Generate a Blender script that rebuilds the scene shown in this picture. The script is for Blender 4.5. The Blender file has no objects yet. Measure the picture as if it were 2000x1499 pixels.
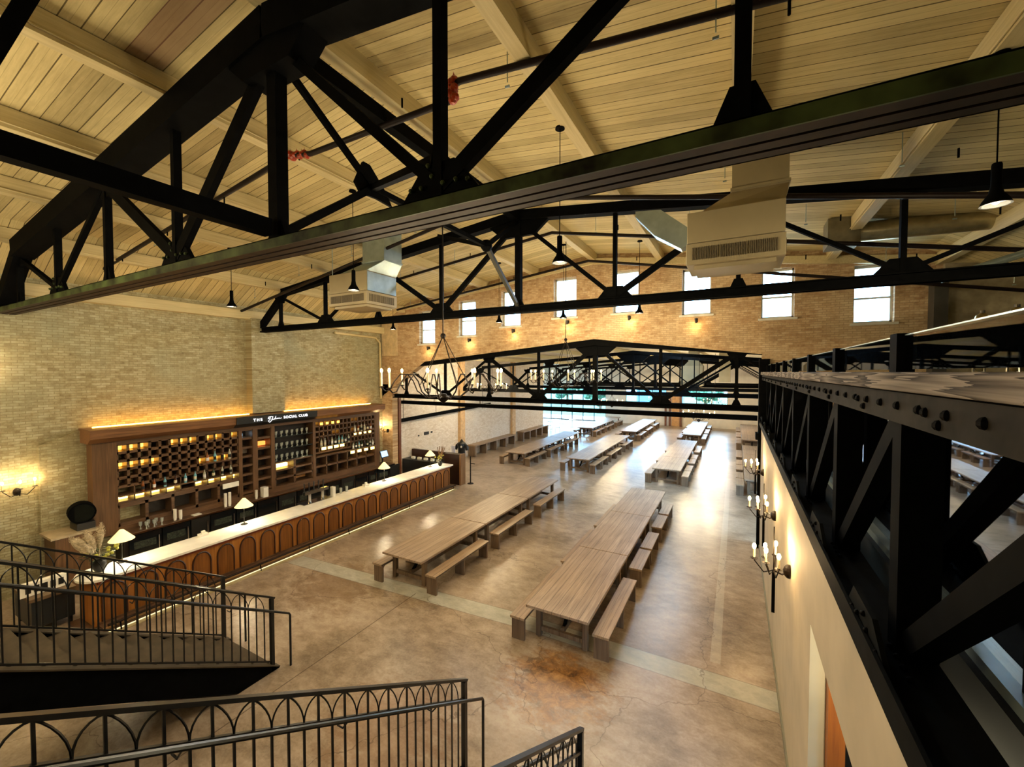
import bpy, math, random
from mathutils import Vector, Matrix
RND = random.Random(11)
S = bpy.context.scene
COL = S.collection
pi = math.pi

# ------------------------------------------------------------------ mesh helpers
class MB:
    def __init__(s): s.v = []; s.f = []
    def add(s, vs, fs):
        o = len(s.v); s.v += [tuple(p) for p in vs]; s.f += [tuple(i + o for i in f) for f in fs]; return s
    def box(s, x0, x1, y0, y1, z0, z1):
        return s.add([(x0,y0,z0),(x1,y0,z0),(x1,y1,z0),(x0,y1,z0),(x0,y0,z1),(x1,y0,z1),(x1,y1,z1),(x0,y1,z1)],
                     [(0,3,2,1),(4,5,6,7),(0,1,5,4),(1,2,6,5),(2,3,7,6),(3,0,4,7)])
    def beam(s, p, q, w, h, up=(0,0,1)):
        p = Vector(p); q = Vector(q); d = (q - p).normalized(); up = Vector(up)
        a = d.cross(up)
        if a.length < 1e-4: a = d.cross(Vector((0,1,0)))
        a.normalize(); b = a.cross(d).normalized(); a *= w/2; b *= h/2
        return s.add([p-a-b, p+a-b, p+a+b, p-a+b, q-a-b, q+a-b, q+a+b, q-a+b],
                     [(0,3,2,1),(4,5,6,7),(0,1,5,4),(1,2,6,5),(2,3,7,6),(3,0,4,7)])
    def tube(s, path, r, n=8, r2=None):
        P = [Vector(p) for p in path]; vs = []; fs = []; m = len(P)
        a = None
        for i, p in enumerate(P):
            d = (P[min(i+1,m-1)] - P[max(i-1,0)]).normalized()
            if a is None:
                a = d.cross(Vector((0,0,1)))
                if a.length < 1e-3: a = d.cross(Vector((0,1,0)))
            a = (a - d * a.dot(d)).normalized(); b = d.cross(a)
            rr = r if r2 is None else r + (r2 - r) * i / (m - 1)
            for k in range(n):
                t = 2*pi*k/n; vs.append(p + a*math.cos(t)*rr + b*math.sin(t)*rr)
        for i in range(m-1):
            for k in range(n):
                fs.append((i*n+k, i*n+(k+1)%n, (i+1)*n+(k+1)%n, (i+1)*n+k))
        fs.append(tuple(range(n-1,-1,-1))); fs.append(tuple((m-1)*n+k for k in range(n)))
        return s.add(vs, fs)
    def lathe(s, prof, c=(0,0,0), n=20):
        vs = []; fs = []; m = len(prof)
        for r, z in prof:
            for k in range(n):
                t = 2*pi*k/n; vs.append((c[0]+r*math.cos(t), c[1]+r*math.sin(t), c[2]+z))
        for i in range(m-1):
            for k in range(n):
                fs.append((i*n+k, i*n+(k+1)%n, (i+1)*n+(k+1)%n, (i+1)*n+k))
        if prof[0][0] > 1e-4: fs.append(tuple(range(n-1,-1,-1)))
        if prof[-1][0] > 1e-4: fs.append(tuple((m-1)*n+k for k in range(n)))
        return s.add(vs, fs)
    def prism(s, poly, ax, a0, a1):
        # poly: 2D points; ax 'x': (y,z), 'y': (x,z), 'z': (x,y)
        def P(u, v, a): return (a,u,v) if ax == 'x' else ((u,a,v) if ax == 'y' else (u,v,a))
        n = len(poly)
        vs = [P(u,v,a0) for u,v in poly] + [P(u,v,a1) for u,v in poly]
        fs = [tuple(range(n)), tuple(range(2*n-1,n-1,-1))] + [(i,(i+n),(i+1)%n+n,(i+1)%n) for i in range(n)]
        return s.add(vs, fs)
    def ball(s, c, r, sz=1.0, n=12, m=7):
        pr = [(r*math.sin(pi*i/m), -r*sz*math.cos(pi*i/m)) for i in range(m+1)]
        pr[0] = (1e-5, pr[0][1]); pr[-1] = (1e-5, pr[-1][1])
        return s.lathe(pr, c, n)
    def build(s, name, m, parent=None, smooth=False, bevel=0):
        me = bpy.data.meshes.new(name)
        if parent is not None: off = wloc(parent)
        else:
            xs = [p[0] for p in s.v]; ys = [p[1] for p in s.v]; zs = [p[2] for p in s.v]
            off = Vector(((min(xs)+max(xs))/2, (min(ys)+max(ys))/2, min(zs)))
        me.from_pydata([(p[0]-off[0], p[1]-off[1], p[2]-off[2]) for p in s.v], [], s.f)
        me.validate(); me.update()
        import bmesh
        b = bmesh.new(); b.from_mesh(me); bmesh.ops.recalc_face_normals(b, faces=b.faces); b.to_mesh(me); b.free()
        o = bpy.data.objects.new(name, me); COL.objects.link(o)
        if parent is not None: o.parent = parent
        else: o.location = off
        me.materials.append(m)
        if smooth:
            me.polygons.foreach_set('use_smooth', [True]*len(me.polygons))
            try: me.set_sharp_from_angle(angle=0.7)
            except Exception: pass
        if bevel:
            bv = o.modifiers.new('bevel', 'BEVEL'); bv.width = bevel; bv.segments = 2; bv.limit_method = 'ANGLE'
        return o
def wloc(o):
    v = Vector((0,0,0))
    while o is not None: v += o.location; o = o.parent
    return v
def tag(o, label=None, cat=None, group=None, kind=None):
    if label: o['label'] = label
    if cat: o['category'] = cat
    if group: o['group'] = group
    if kind: o['kind'] = kind
    return o
def thing(name, loc, label, cat, group=None):
    o = bpy.data.objects.new(name, None); o.empty_display_size = 0.1; o.location = loc; COL.objects.link(o)
    return tag(o, label, cat, group)
def struct(name, mb, m, parent=None, **k):
    o = mb.build(name, m, parent, **k)
    if parent is None: o['kind'] = 'structure'
    return o
KIDS = {}
def copy_tree(o, parent=None):
    c = o.copy(); COL.objects.link(c); c.parent = parent
    for ch in list(o.children): copy_tree(ch, c)
    return c
def dup(o, loc, rz=0, label=None, group=None):
    c = copy_tree(o); c.location = loc; c.rotation_euler = (0,0,rz)
    if label: c['label'] = label
    if group: c['group'] = group
    return c
def point(name, loc, col, e, parent=None, r=0.03):
    l = bpy.data.lights.new(name, 'POINT'); l.color = col; l.energy = e; l.shadow_soft_size = r
    o = bpy.data.objects.new(name, l); COL.objects.link(o)
    if parent is not None: o.parent = parent; o.location = Vector(loc) - wloc(parent)
    else: o.location = loc
    return o
ORD = ['first','second','third','fourth','fifth','sixth','seventh','eighth','ninth','tenth','eleventh','twelfth','thirteenth','fourteenth','fifteenth','sixteenth','seventeenth','eighteenth','nineteenth','twentieth']

# ------------------------------------------------------------------ materials
def lin(h):
    h = h.lstrip('#'); c = [int(h[i:i+2],16)/255 for i in (0,2,4)]
    return tuple((x/12.92 if x <= .04045 else ((x+.055)/1.055)**2.4) for x in c) + (1,)
class NT:
    def __init__(s, name):
        s.m = bpy.data.materials.new(name); s.m.use_nodes = True
        s.t = s.m.node_tree; s.t.nodes.clear(); s.out = s.t.nodes.new('ShaderNodeOutputMaterial')
    def n(s, kind, **kw):
        nd = s.t.nodes.new('ShaderNode' + kind)
        for k, v in kw.items():
            if k in ('ins',):
                for a, b in v.items(): s.put(nd.inputs[a], b)
            else: setattr(nd, k, v)
        return nd
    def put(s, sock, v):
        if isinstance(v, bpy.types.NodeSocket): s.t.links.new(v, sock)
        elif isinstance(v, bpy.types.Node): s.t.links.new(v.outputs[0], sock)
        else: sock.default_value = v
    def math(s, op, a, b=0.0, c=None):
        nd = s.n('Math', operation=op); s.put(nd.inputs[0], a); s.put(nd.inputs[1], b)
        if c is not None: s.put(nd.inputs[2], c)
        return nd.outputs[0]
    def mix(s, f, a, b, mode='MIX'):
        nd = s.n('Mix', data_type='RGBA', blend_type=mode)
        s.put(nd.inputs[0], f); s.put(nd.inputs[6], a); s.put(nd.inputs[7], b); return nd.outputs[2]
    def ramp(s, f, stops):
        nd = s.n('ValToRGB'); s.put(nd.inputs[0], f); cr = nd.color_ramp
        while len(cr.elements) < len(stops): cr.elements.new(0.5)
        for e, (p, c) in zip(cr.elements, stops): e.position = p; e.color = c
        return nd.outputs[0]
    def pos(s): return s.n('NewGeometry').outputs['Position']
    def noise(s, vec, scale, detail=4, rough=.55, dist=0):
        nd = s.n('TexNoise', ins={'Scale': scale, 'Detail': detail, 'Roughness': rough, 'Distortion': dist}); s.put(nd.inputs['Vector'], vec); return nd.outputs['Fac']
    def scl(s, vec, v, loc=(0,0,0), rot=(0,0,0)):
        nd = s.n('Mapping'); s.put(nd.inputs['Vector'], vec); nd.inputs['Scale'].default_value = v; nd.inputs['Location'].default_value = loc; nd.inputs['Rotation'].default_value = rot; return nd.outputs[0]
    def bsdf(s, col, rough=.5, metal=0, spec=.5, bump=None, bstr=.3, bdist=.01, **kw):
        b = s.n('BsdfPrincipled'); s.put(b.inputs['Base Color'], col); s.put(b.inputs['Roughness'], rough)
        s.put(b.inputs['Metallic'], metal); b.inputs['Specular IOR Level'].default_value = spec
        if bump is not None:
            bn = s.n('Bump', ins={'Strength': bstr, 'Distance': bdist}); s.put(bn.inputs['Height'], bump); s.put(b.inputs['Normal'], bn.outputs[0])
        for k, v in kw.items(): s.put(b.inputs[k.replace('_',' ')], v)
        s.t.links.new(b.outputs[0], s.out.inputs[0]); return s.m
def plain(name, h, rough=.5, metal=0, spec=.5, var=.12, scale=6):
    t = NT(name); f = t.noise(t.pos(), scale, 3)
    c = lin(h); d = tuple(x*(1-var*2) for x in c[:3]) + (1,); l = tuple(min(1,x*(1+var)) for x in c[:3]) + (1,)
    return t.bsdf(t.ramp(f, [(.3,d),(.7,l)]), rough, metal, spec)
def emit(name, h, e):
    t = NT(name); nd = t.n('Emission', ins={'Color': lin(h), 'Strength': e}); t.t.links.new(nd.outputs[0], t.out.inputs[0]); return t.m
def wood(name, c1, c2, rough=.5, axis='y', plank=0, scale=1.0, spec=.4):
    # streaks run along `axis`; object coordinates so copies keep their grain
    t = NT(name); co = t.n('TexCoord').outputs['Object']
    sc = {'x':(.6,14,14),'y':(14,.6,14),'z':(14,14,.6)}[axis]
    rv = t.n('ObjectInfo').outputs['Random']
    off = t.n('Combine' + 'XYZ'); t.put(off.inputs[0], t.math('MULTIPLY', rv, 37)); t.put(off.inputs[1], t.math('MULTIPLY', rv, 23))
    va = t.n('VectorMath', operation='ADD'); t.put(va.inputs[0], co); t.put(va.inputs[1], off.outputs[0])
    f = t.noise(t.scl(va.outputs[0], tuple(x*scale for x in sc)), 1.6, 6, .6, .6)
    g = t.noise(va.outputs[0], 1.1*scale, 2)
    f2 = t.math('ADD', t.math('MULTIPLY', f, .75), t.math('MULTIPLY', g, .25))
    col = t.ramp(f2, [(.3, lin(c1)), (.7, lin(c2))])
    if plank:
        sx = t.n('SeparateXYZ'); t.put(sx.inputs[0], co)
        u = sx.outputs[{'y':0,'x':1,'z':0}[axis]]
        fr = t.math('FRACT', t.math('ADD', t.math('DIVIDE', u, plank), 100.5))
        g = t.math('LESS_THAN', fr, .045)
        wn = t.n('TexWhiteNoise', noise_dimensions='1D'); t.put(wn.inputs['W'], t.math('FLOOR', t.math('ADD', t.math('DIVIDE', u, plank), 100.5)))
        col = t.mix(t.math('MULTIPLY', wn.outputs[0], .35), col, lin(c1))
        col = t.mix(t.math('MULTIPLY', g, .8), col, (.02,.015,.01,1))
    return t.bsdf(col, t.math('ADD', t.math('MULTIPLY', f, .2), rough-.1), 0, spec, bump=f, bstr=.15, bdist=.004)
def brick(name, cols, mortar, ax, bw=.22, bh=.075, rough=.85, patch=None, patchc=None, squash=1):
    t = NT(name); p = t.pos(); sx = t.n('SeparateXYZ'); t.put(sx.inputs[0], p)
    cb = t.n('CombineXYZ'); t.put(cb.inputs[0], sx.outputs[1] if ax == 'x' else sx.outputs[0]); t.put(cb.inputs[1], sx.outputs[2])
    wob = t.n('TexNoise', ins={'Scale': 3.0, 'Detail': 2}); t.put(wob.inputs['Vector'], cb.outputs[0])
    wv = t.n('VectorMath', operation='MULTIPLY_ADD'); t.put(wv.inputs[0], wob.outputs['Color']); wv.inputs[1].default_value = (.03,.03,0); t.put(wv.inputs[2], cb.outputs[0])
    b = t.n('TexBrick', offset=.5); b.inputs['Scale'].default_value = 1; b.inputs['Brick Width'].default_value = bw; b.inputs['Row Height'].default_value = bh
    b.inputs['Mortar Size'].default_value = .007; b.inputs['Mortar Smooth'].default_value = .4; b.inputs['Bias'].default_value = 0
    t.put(b.inputs['Vector'], wv.outputs[0]); b.inputs['Color1'].default_value = (0,0,0,1); b.inputs['Color2'].default_value = (1,1,1,1); b.inputs['Mortar'].default_value = (.5,.5,.5,1)
    fine = t.noise(t.scl(cb.outputs[0], (4,12,4)), 2.2, 5, .65)
    big = t.noise(cb.outputs[0], .45, 3, .6, .5)
    bv = t.n('SeparateColor'); t.put(bv.inputs[0], b.outputs['Color'])
    f = t.math('ADD', t.math('MULTIPLY', bv.outputs[0], .2), t.math('MULTIPLY', t.noise(cb.outputs[0], 5.5, 8, .75), .82))
    n = len(cols); f = t.math('ADD', f, t.math('MULTIPLY', t.math('SUBTRACT', fine, .5), .3))
    col = t.ramp(f, [(.22 + .56*i/(n-1), lin(c)) for i, c in enumerate(cols)])
    if patch:
        g = t.ramp(big, [(patch, (0,0,0,1)), (patch+.18, (1,1,1,1))])
        col = t.mix(t.math('MULTIPLY', g, .55), col, lin(patchc))
    col = t.mix(t.math('MULTIPLY', b.outputs['Fac'], .8), col, lin(mortar))
    h = t.math('SUBTRACT', t.math('MULTIPLY', fine, .5), b.outputs['Fac'])
    return t.bsdf(col, rough, 0, .25, bump=h, bstr=.7, bdist=.012)
def planks_mat(name, c1, c2, seam, width=.2):
    t = NT(name); p = t.pos(); sx = t.n('SeparateXYZ'); t.put(sx.inputs[0], p)
    y = t.math('DIVIDE', sx.outputs[1], width); fr = t.math('FRACT', t.math('ADD', y, 200.0)); idx = t.math('FLOOR', t.math('ADD', y, 200.0))
    wn = t.n('TexWhiteNoise', noise_dimensions='1D'); t.put(wn.inputs['W'], idx)
    gr = t.noise(t.scl(p, (1.2,16,1.2)), 2.0, 6, .62, .4); bl = t.noise(p, 1.3, 4, .6)
    f = t.math('ADD', t.math('MULTIPLY', wn.outputs[0], .3), t.math('ADD', t.math('MULTIPLY', gr, .4), t.math('MULTIPLY', bl, .3)))
    col = t.ramp(f, [(.28, lin(c1)), (.62, lin(c2))])
    # the gap between boards: width varies a little from board to board
    gw = t.math('ADD', .035, t.math('MULTIPLY', wn.outputs[0], .05))
    g = t.math('LESS_THAN', fr, gw)
    g2 = t.math('MULTIPLY', t.math('LESS_THAN', t.math('ABSOLUTE', t.math('SUBTRACT', fr, .52)), .012), .35)
    col = t.mix(t.math('MAXIMUM', t.math('MULTIPLY', g, .9), g2), col, lin(seam))
    if width == .2 and 'cream' in name:
        mk = t.math('MULTIPLY', t.math('MULTIPLY', t.math('GREATER_THAN', sx.outputs[1], 2.4), t.math('LESS_THAN', sx.outputs[1], 2.8)), t.math('MULTIPLY', t.math('GREATER_THAN', sx.outputs[0], -7.0), t.math('LESS_THAN', sx.outputs[0], -4.9)))
        col = t.mix(t.math('MULTIPLY', mk, .55), col, lin('#8a5f50'))
    return t.bsdf(col, .7, 0, .3, bump=t.math('SUBTRACT', t.math('MULTIPLY', gr, .2), g), bstr=.5, bdist=.01)

STEEL = plain('black_steel', '#0b0c0d', .7, .0, .02, .2, 8)
STEELG = plain('dark_green_black_steel', '#3c4a2a', .55, .0, .2, .5, 3)
STEELB = plain('dark_brown_steel', '#2c1f17', .6, 0, .15, .25, 7)
RAILM = plain('charcoal_railing_paint', '#141618', .3, .1, .5, .1, 8)
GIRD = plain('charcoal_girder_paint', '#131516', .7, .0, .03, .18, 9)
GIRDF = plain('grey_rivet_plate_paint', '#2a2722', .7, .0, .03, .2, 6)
RIVET = plain('rivet_black', '#060606', .6, 0, .05)
CREAMW = wood('cream_painted_timber', '#b5a77c', '#d3c69b', .65, 'y')
CEIL = planks_mat('cream_ceiling_boards', '#a5966a', '#d4c592', '#4a3d1e', .2)
CEILF = planks_mat('pale_far_ceiling_boards', '#a89c84', '#d2c8b0', '#5c5240', .2)
BRL = brick('whitewashed_brick_left', ['#6a6046','#8d8464','#a39c7c','#b3af92','#c4c2aa'], '#8d8464', 'x', .2, .066, patch=.5, patchc='#9da38c')
BRB = brick('tan_brick_back', ['#7f5f40','#a98a66','#c4ab86','#d3c2a3'], '#a38d70', 'y', .2, .066, patch=.5, patchc='#d6c7a6')
BRF = brick('pale_far_brick', ['#ab9a86','#cdbfac','#ded4c6','#e8e2d8'], '#c4b8a6', 'x', .22, .075, patch=.45, patchc='#e0dbd2')
PLAST = plain('cream_plaster', '#b8ad98', .75, 0, .3, .07, 1.6)
PLASTF = plain('pale_plaster', '#ddd5c5', .75, 0, .3, .06, 1.2)
DARKW = plain('unlit_void_black', '#0b0b0b', .7, 0, .2)  # near-black colour stands in for the darkness of unlit rooms
GREYW = plain('grey_wall_paint', '#8d8b79', .7, 0, .3, .08, 2)
WHITEP = plain('white_paint', '#e8e6dc', .5, 0, .4, .04)
SASH = plain('pale_sash_paint', '#cfd0c6', .5, 0, .4, .05)
TABLE = wood('weathered_table_wood', '#75604d', '#b8a189', .42, 'y', .185, 1, .5)
BENCH = wood('weathered_bench_wood', '#78604a', '#b59b7c', .42, 'y', .11, 1, .5)
LEGW = wood('dark_leg_wood', '#4f3d2c', '#85705a', .5, 'z')
WALN = wood('walnut_bar_wood', '#3c2a1c', '#705238', .4, 'y')
WALNZ = wood('walnut_bar_wood_upright', '#432f1e', '#765639', .4, 'z')
ARCHW = wood('amber_stained_bar_panel', '#7d4a1c', '#bd7f3a', .35, 'z')
ARCHI = wood('dark_amber_panel', '#5c3412', '#915c26', .35, 'z')
ARCHD = plain('dark_arch_moulding', '#3b1d0b', .35)
MARB = plain('white_marble', '#f6f4ec', .18, 0, .5, .05, 3)
BLACK = plain('matt_black', '#0e0e0e', .45, 0, .5)
CHROME = plain('chrome', '#c9c9c9', .15, 1, .5, .05)
GALV = plain('galvanised_sheet', '#a9bcc0', .34, .75, .5, .12, 3)
BEIGEM = plain('beige_sheet_metal', '#94896c', .5, .1, .4, .05, 2)
BEIGED = plain('beige_grille', '#5f5643', .6, .1, .4, .1, 30)
CANDLE = plain('ivory_candle_tube', '#efe2c0', .5, 0, .4, .03)
BULB = emit('warm_filament_glow', '#ffc46a', 60)
BULBW = emit('warm_white_glow', '#ffd590', 30)
LED = emit('amber_led_strip', '#ffb043', 26)
LEDS = emit('pale_led_strip', '#ffe6a8', .7)
NICHE = emit('lit_niche_glow', '#ffb03c', 2.6)
TAGG = emit('lit_panel_glow', '#ffd66a', 3.0)
ORANGE = plain('orange_plastic_wrap', '#a5330e', .3, 0, .5, .2, 20)
PIPE = plain('dark_red_pipe', '#170e0c', .5, 0, .2)
SHADE = NT('cream_lamp_shade')
_b = SHADE.n('BsdfPrincipled', ins={'Base Color': lin('#f3e9c4'), 'Roughness': .6, 'Emission Color': lin('#ffe08a'), 'Emission Strength': .55}); SHADE.t.links.new(_b.outputs[0], SHADE.out.inputs[0]); SHADE = SHADE.m
def glassm(name, tint, gloss, rough=.02):
    t = NT(name); a = t.n('BsdfTransparent', ins={'Color': tint}); b = t.n('BsdfGlossy', ins={'Color': (.9,.95,1,1), 'Roughness': rough})
    fr = t.n('LayerWeight', ins={'Blend': gloss}); mx = t.n('MixShader'); t.put(mx.inputs[0], fr.outputs['Fresnel'])
    t.t.links.new(a.outputs[0], mx.inputs[1]); t.t.links.new(b.outputs[0], mx.inputs[2]); t.t.links.new(mx.outputs[0], t.out.inputs[0]); return t.m
PANE = glassm('clear_window_glass', (.96,.98,1,1), .25)
RAILG = glassm('railing_glass', (.9,.93,.9,1), .22)
DARKG = glassm('dark_storefront_glass', (.35,.38,.38,1), .84, .02)
TUMB = plain('drinking_glass', '#a8b0ac', .08, 0, .8, .05)

def floor_mat():
    t = NT('stained_polished_concrete'); p = t.pos(); sx = t.n('SeparateXYZ'); t.put(sx.inputs[0], p); X, Y = sx.outputs[0], sx.outputs[1]
    a = t.noise(p, .55, 5, .6, .6); b = t.noise(t.scl(p, (1.0,1.7,1), rot=(0,0,.5)), 2.6, 10, .74, .35); c = t.noise(p, 22, 3, .6)
    f = t.math('ADD', t.math('MULTIPLY', a, .45), t.math('ADD', t.math('MULTIPLY', b, .42), t.math('MULTIPLY', c, .13)))
    col = t.ramp(f, [(.36, lin('#665645')), (.46, lin('#8c7b67')), (.54, lin('#a69480')), (.64, lin('#bbae9c'))])
    # rust-brown acid stain patches (their own shape on the slab)
    def blob(x, y, r):
        dx = t.math('SUBTRACT', X, x); dy = t.math('SUBTRACT', Y, y)
        d = t.math('SQRT', t.math('ADD', t.math('MULTIPLY', dx, dx), t.math('MULTIPLY', dy, dy)))
        d = t.math('ADD', t.math('DIVIDE', d, r), t.math('MULTIPLY', t.math('SUBTRACT', b, .5), 2.2))
        return t.math('MAXIMUM', 0, t.math('MINIMUM', 1, t.math('MULTIPLY', t.math('SUBTRACT', 1, d), 2.0)))
    k = blob(-2.75, 6.7, 1.1); k2 = blob(-9.0, 7.2, 1.5); k3 = blob(-4.6, 4.6, 1.2)
    stn = t.ramp(t.noise(p, 5, 8, .75, .5), [(.35, lin('#4a2a0e')), (.5, lin('#8a5a22')), (.65, lin('#b98a4c'))])
    col = t.mix(t.math('MULTIPLY', k, .75), col, stn); col = t.mix(t.math('MULTIPLY', k2, .4), col, lin('#70502f'))
    col = t.mix(t.math('MULTIPLY', k3, .3), col, lin('#8a5a30'))
    # pale newer concrete strip across the hall
    yc = t.math('ADD', 8.05, t.math('MULTIPLY', t.math('MINIMUM', t.math('ADD', X, 4.0), 0.0), .065))
    st = t.math('LESS_THAN', t.math('ABSOLUTE', t.math('SUBTRACT', Y, yc)), .25)
    st = t.math('MULTIPLY', st, t.math('GREATER_THAN', X, -11.3)); st = t.math('MULTIPLY', st, t.math('LESS_THAN', Y, 9))
    pale = t.ramp(b, [(.3, lin('#94958a')), (.7, lin('#bfbfb2'))])
    col = t.mix(t.math('MULTIPLY', st, .85), col, pale)
    st2 = t.math('MULTIPLY', t.math('LESS_THAN', t.math('ABSOLUTE', t.math('SUBTRACT', X, -.28)), .09), t.math('MULTIPLY', t.math('GREATER_THAN', Y, 8.6), t.math('LESS_THAN', Y, 24)))
    col = t.mix(t.math('MULTIPLY', st2, .3), col, lin('#c9c6bb'))
    # saw joints
    j = t.math('LESS_THAN', t.math('ABSOLUTE', t.math('SUBTRACT', X, -6.93)), .012); j = t.math('MULTIPLY', j, t.math('LESS_THAN', Y, 7.8))
    j2 = t.math('LESS_THAN', t.math('ABSOLUTE', t.math('SUBTRACT', t.math('ABSOLUTE', t.math('SUBTRACT', Y, yc)), .25)), .012); j2 = t.math('MULTIPLY', j2, .5)
    j3 = t.math('LESS_THAN', t.math('ABSOLUTE', t.math('SUBTRACT', Y, 15.1)), .02)
    jj = t.math('MAXIMUM', t.math('MAXIMUM', j, t.math('MULTIPLY', j2, t.math('LESS_THAN', Y, 9))), t.math('MULTIPLY', j3, .6))
    # wandering cracks
    vo = t.n('TexVoronoi', feature='DISTANCE_TO_EDGE', ins={'Scale': .22}); wv = t.n('VectorMath', operation='ADD'); t.put(wv.inputs[0], p)
    nz = t.n('TexNoise', ins={'Scale': 1.5, 'Detail': 5}); t.put(nz.inputs['Vector'], p); t.put(wv.inputs[1], nz.outputs['Color']); t.put(vo.inputs['Vector'], wv.outputs[0])
    cr = t.math('MULTIPLY', t.math('LESS_THAN', vo.outputs['Distance'], .0022), .45)
    col = t.mix(t.math('MAXIMUM', t.math('MULTIPLY', jj, .7), cr), col, lin('#3b2412'))
    rough = t.math('ADD', .24, t.math('MULTIPLY', b, .12))
    return t.bsdf(col, rough, 0, .45)
FLOOR = floor_mat()

# ------------------------------------------------------------------ setting
def zroof(x):
    d = abs(x + 4.65); z = 9.85 - .12*min(d, 9.05)
    if d > 9.05: z -= .55*(d - 9.05)
    return z
def zroof2(x): return 7.3 - .09*abs(x + 4.65)

struct('floor', MB().box(-24, 9, -6.3, 46, -.3, 0), FLOOR)
xs = [-15.75, -13.7, -4.65, 4.4, 6.5]
struct('ceiling', MB().prism([(x, zroof(x)) for x in xs] + [(x, zroof(x)+.15) for x in xs[::-1]], 'y', -6.3, 15.35), CEIL)
# far hall ceiling with two skylight openings
m = MB()
def rs(xa, xb, y0, y1): m.prism([(xa, zroof2(xa)), (xb, zroof2(xb)), (xb, zroof2(xb)+.03), (xa, zroof2(xa)+.03)], 'y', y0, y1)
rs(-24, -4.65, 15.35, 46); rs(-4.65, -3.9, 15.35, 46); rs(-2.3, 9, 15.35, 46)
for a, b in ((15.35, 17.5), (21, 24.5), (28, 46)): rs(-3.9, -2.3, a, b)
struct('ceiling_far', m, CEILF)
struct('wall_left', MB().box(-15.75, -15.4, -6.3, 15.35, 0, 8.2), BRL)
struct('wall_left_pilaster', MB().box(-15.4, -15.05, 8.55, 9.75, 4.03, 7.4), BRL)
# stepped brick shoulder beside the back bar
struct('wall_left_shoulder', MB().prism([(3.46, 0), (5.6, 0), (5.6, 4.0), (4.31, 3.98), (3.46, 3.66)], 'x', -15.4, -15.28), BRL)
struct('wall_rear', MB().box(-15.75, 6.5, -6.6, -6.3, 0, 10.2), PLAST)
struct('trim_1', MB().box(-15.4, -15.12, -6.3, 15, 7.36, 7.66), CREAMW)
# cross wall with eight windows
WIN = [(-13.0, -12.1, 6.8, 8.3), (-10.75, -9.88, 7.08, 8.6), (-8.6, -7.72, 7.38, 8.85), (-6.26, -5.35, 7.6, 9.1), (-3.95, -3.06, 7.62, 9.12), (-1.63, -.75, 7.4, 8.93), (.65, 1.5, 7.15, 8.65), (2.9, 3.78, 6.88, 8.5)]
def zb(x):
    P = [(-15.4, 4.3), (-12.7, 5.98), (-4.65, 6.72), (.7, 6.05), (.7001, 5.2), (6.5, 5.2)]
    for (a, za), (b, zz) in zip(P, P[1:]):
        if a <= x <= b: return za + (zz - za)*(x - a)/(b - a)
    return P[-1][1]
m = MB(); bp = sorted(set([-15.4, -13.7, -12.7, -4.65, .7, .7001, 4.4, 6.5] + [w[0] for w in WIN] + [w[1] for w in WIN]))
for a, b in zip(bp, bp[1:]):
    if b - a < .001: continue
    a2 = a + 1e-6 if a == .7001 else a
    w = next((w for w in WIN if w[0] <= a + 1e-5 and w[1] >= b - 1e-5), None)
    B0, B1, T0, T1 = zb(a2 + 1e-7), zb(b - 1e-7), zroof(a)+.1, zroof(b)+.1
    if w is None: m.prism([(a,B0),(b,B1),(b,T1),(a,T0)], 'y', 15, 15.35)
    else:
        m.prism([(a,B0),(b,B1),(b,w[2]),(a,w[2])], 'y', 15, 15.35); m.prism([(a,w[3]),(b,w[3]),(b,T1),(a,T0)], 'y', 15, 15.35)
struct('wall_back', m, BRB)
struct('wall_back_pier', MB().box(-15.4, -14.72, 15, 15.35, 0, 4.9), BRB)
for i, (a, b, c, d) in enumerate(WIN):
    w = MB().box(a-.02, a+.05, 15.2, 15.3, c, d).box(b-.05, b+.02, 15.2, 15.3, c, d).box(a, b, 15.2, 15.3, d-.06, d+.02).box(a, b, 15.2, 15.3, c-.02, c+.06)
    o = struct('window_%d' % (i+1), w, SASH)
    MB().box(a+.05, b-.05, 15.18, 15.26, (c+d)/2-.13, (c+d)/2-.08).build('sash_rail', SASH, o)
    MB().box(a+.05, b-.05, 15.24, 15.25, c+.06, d-.06).build('pane', PANE, o)
    MB().box(a-.08, b+.08, 14.93, 15.06, c-.07, c-.01).build('window_sill', SASH, o)
struct('wall_tank_backdrop', MB().box(4.72, 6.3, 14.85, 14.98, 5.38, 8.4), plain('grey_cream_plaster', '#a39a80', .7))
# ledger under the roof on the cross wall
struct('trim_2', MB().beam((-4.65, 14.9, 9.55), (6.3, 14.9, 8.25), .12, .22).beam((-13.7, 14.9, 8.5), (-4.65, 14.9, 9.55), .12, .18), CREAMW)
# right wall below the girder, with doorway
m = MB().box(.7, .84, 5.12, 14.9, 0, 3.9).box(.7, .84, -6.3, 2.6, 0, 3.9).box(.7, .84, 2.6, 5.12, 2.92, 3.9)
struct('wall_right', m, PLAST)
struct('baseboard_right', MB().box(.68, .7, 5.12, 14.9, 0, .12), GREYW)
d = struct('door_1', MB().box(.84, .98, 5.0, 5.2, 0, 2.92).box(.84, .98, 2.5, 2.6, 0, 2.92), wood('amber_door_wood', '#7a3f10', '#a9621f', .4, 'z'))
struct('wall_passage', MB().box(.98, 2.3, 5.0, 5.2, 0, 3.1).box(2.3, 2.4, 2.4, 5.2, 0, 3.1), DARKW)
t = thing('passage_downlight', (.95, 3.9, 2.86), 'small recessed light inside the right wall doorway', 'light')
MB().lathe([(.0001,.0),(.05,.0),(.06,.05),(.0001,.05)], (.95, 3.9, 2.86), 14).build('housing', WHITEP, t)
point('downlight_lamp', (.93, 3.9, 2.82), (1, .87, .55), 28, t, .04)
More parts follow.
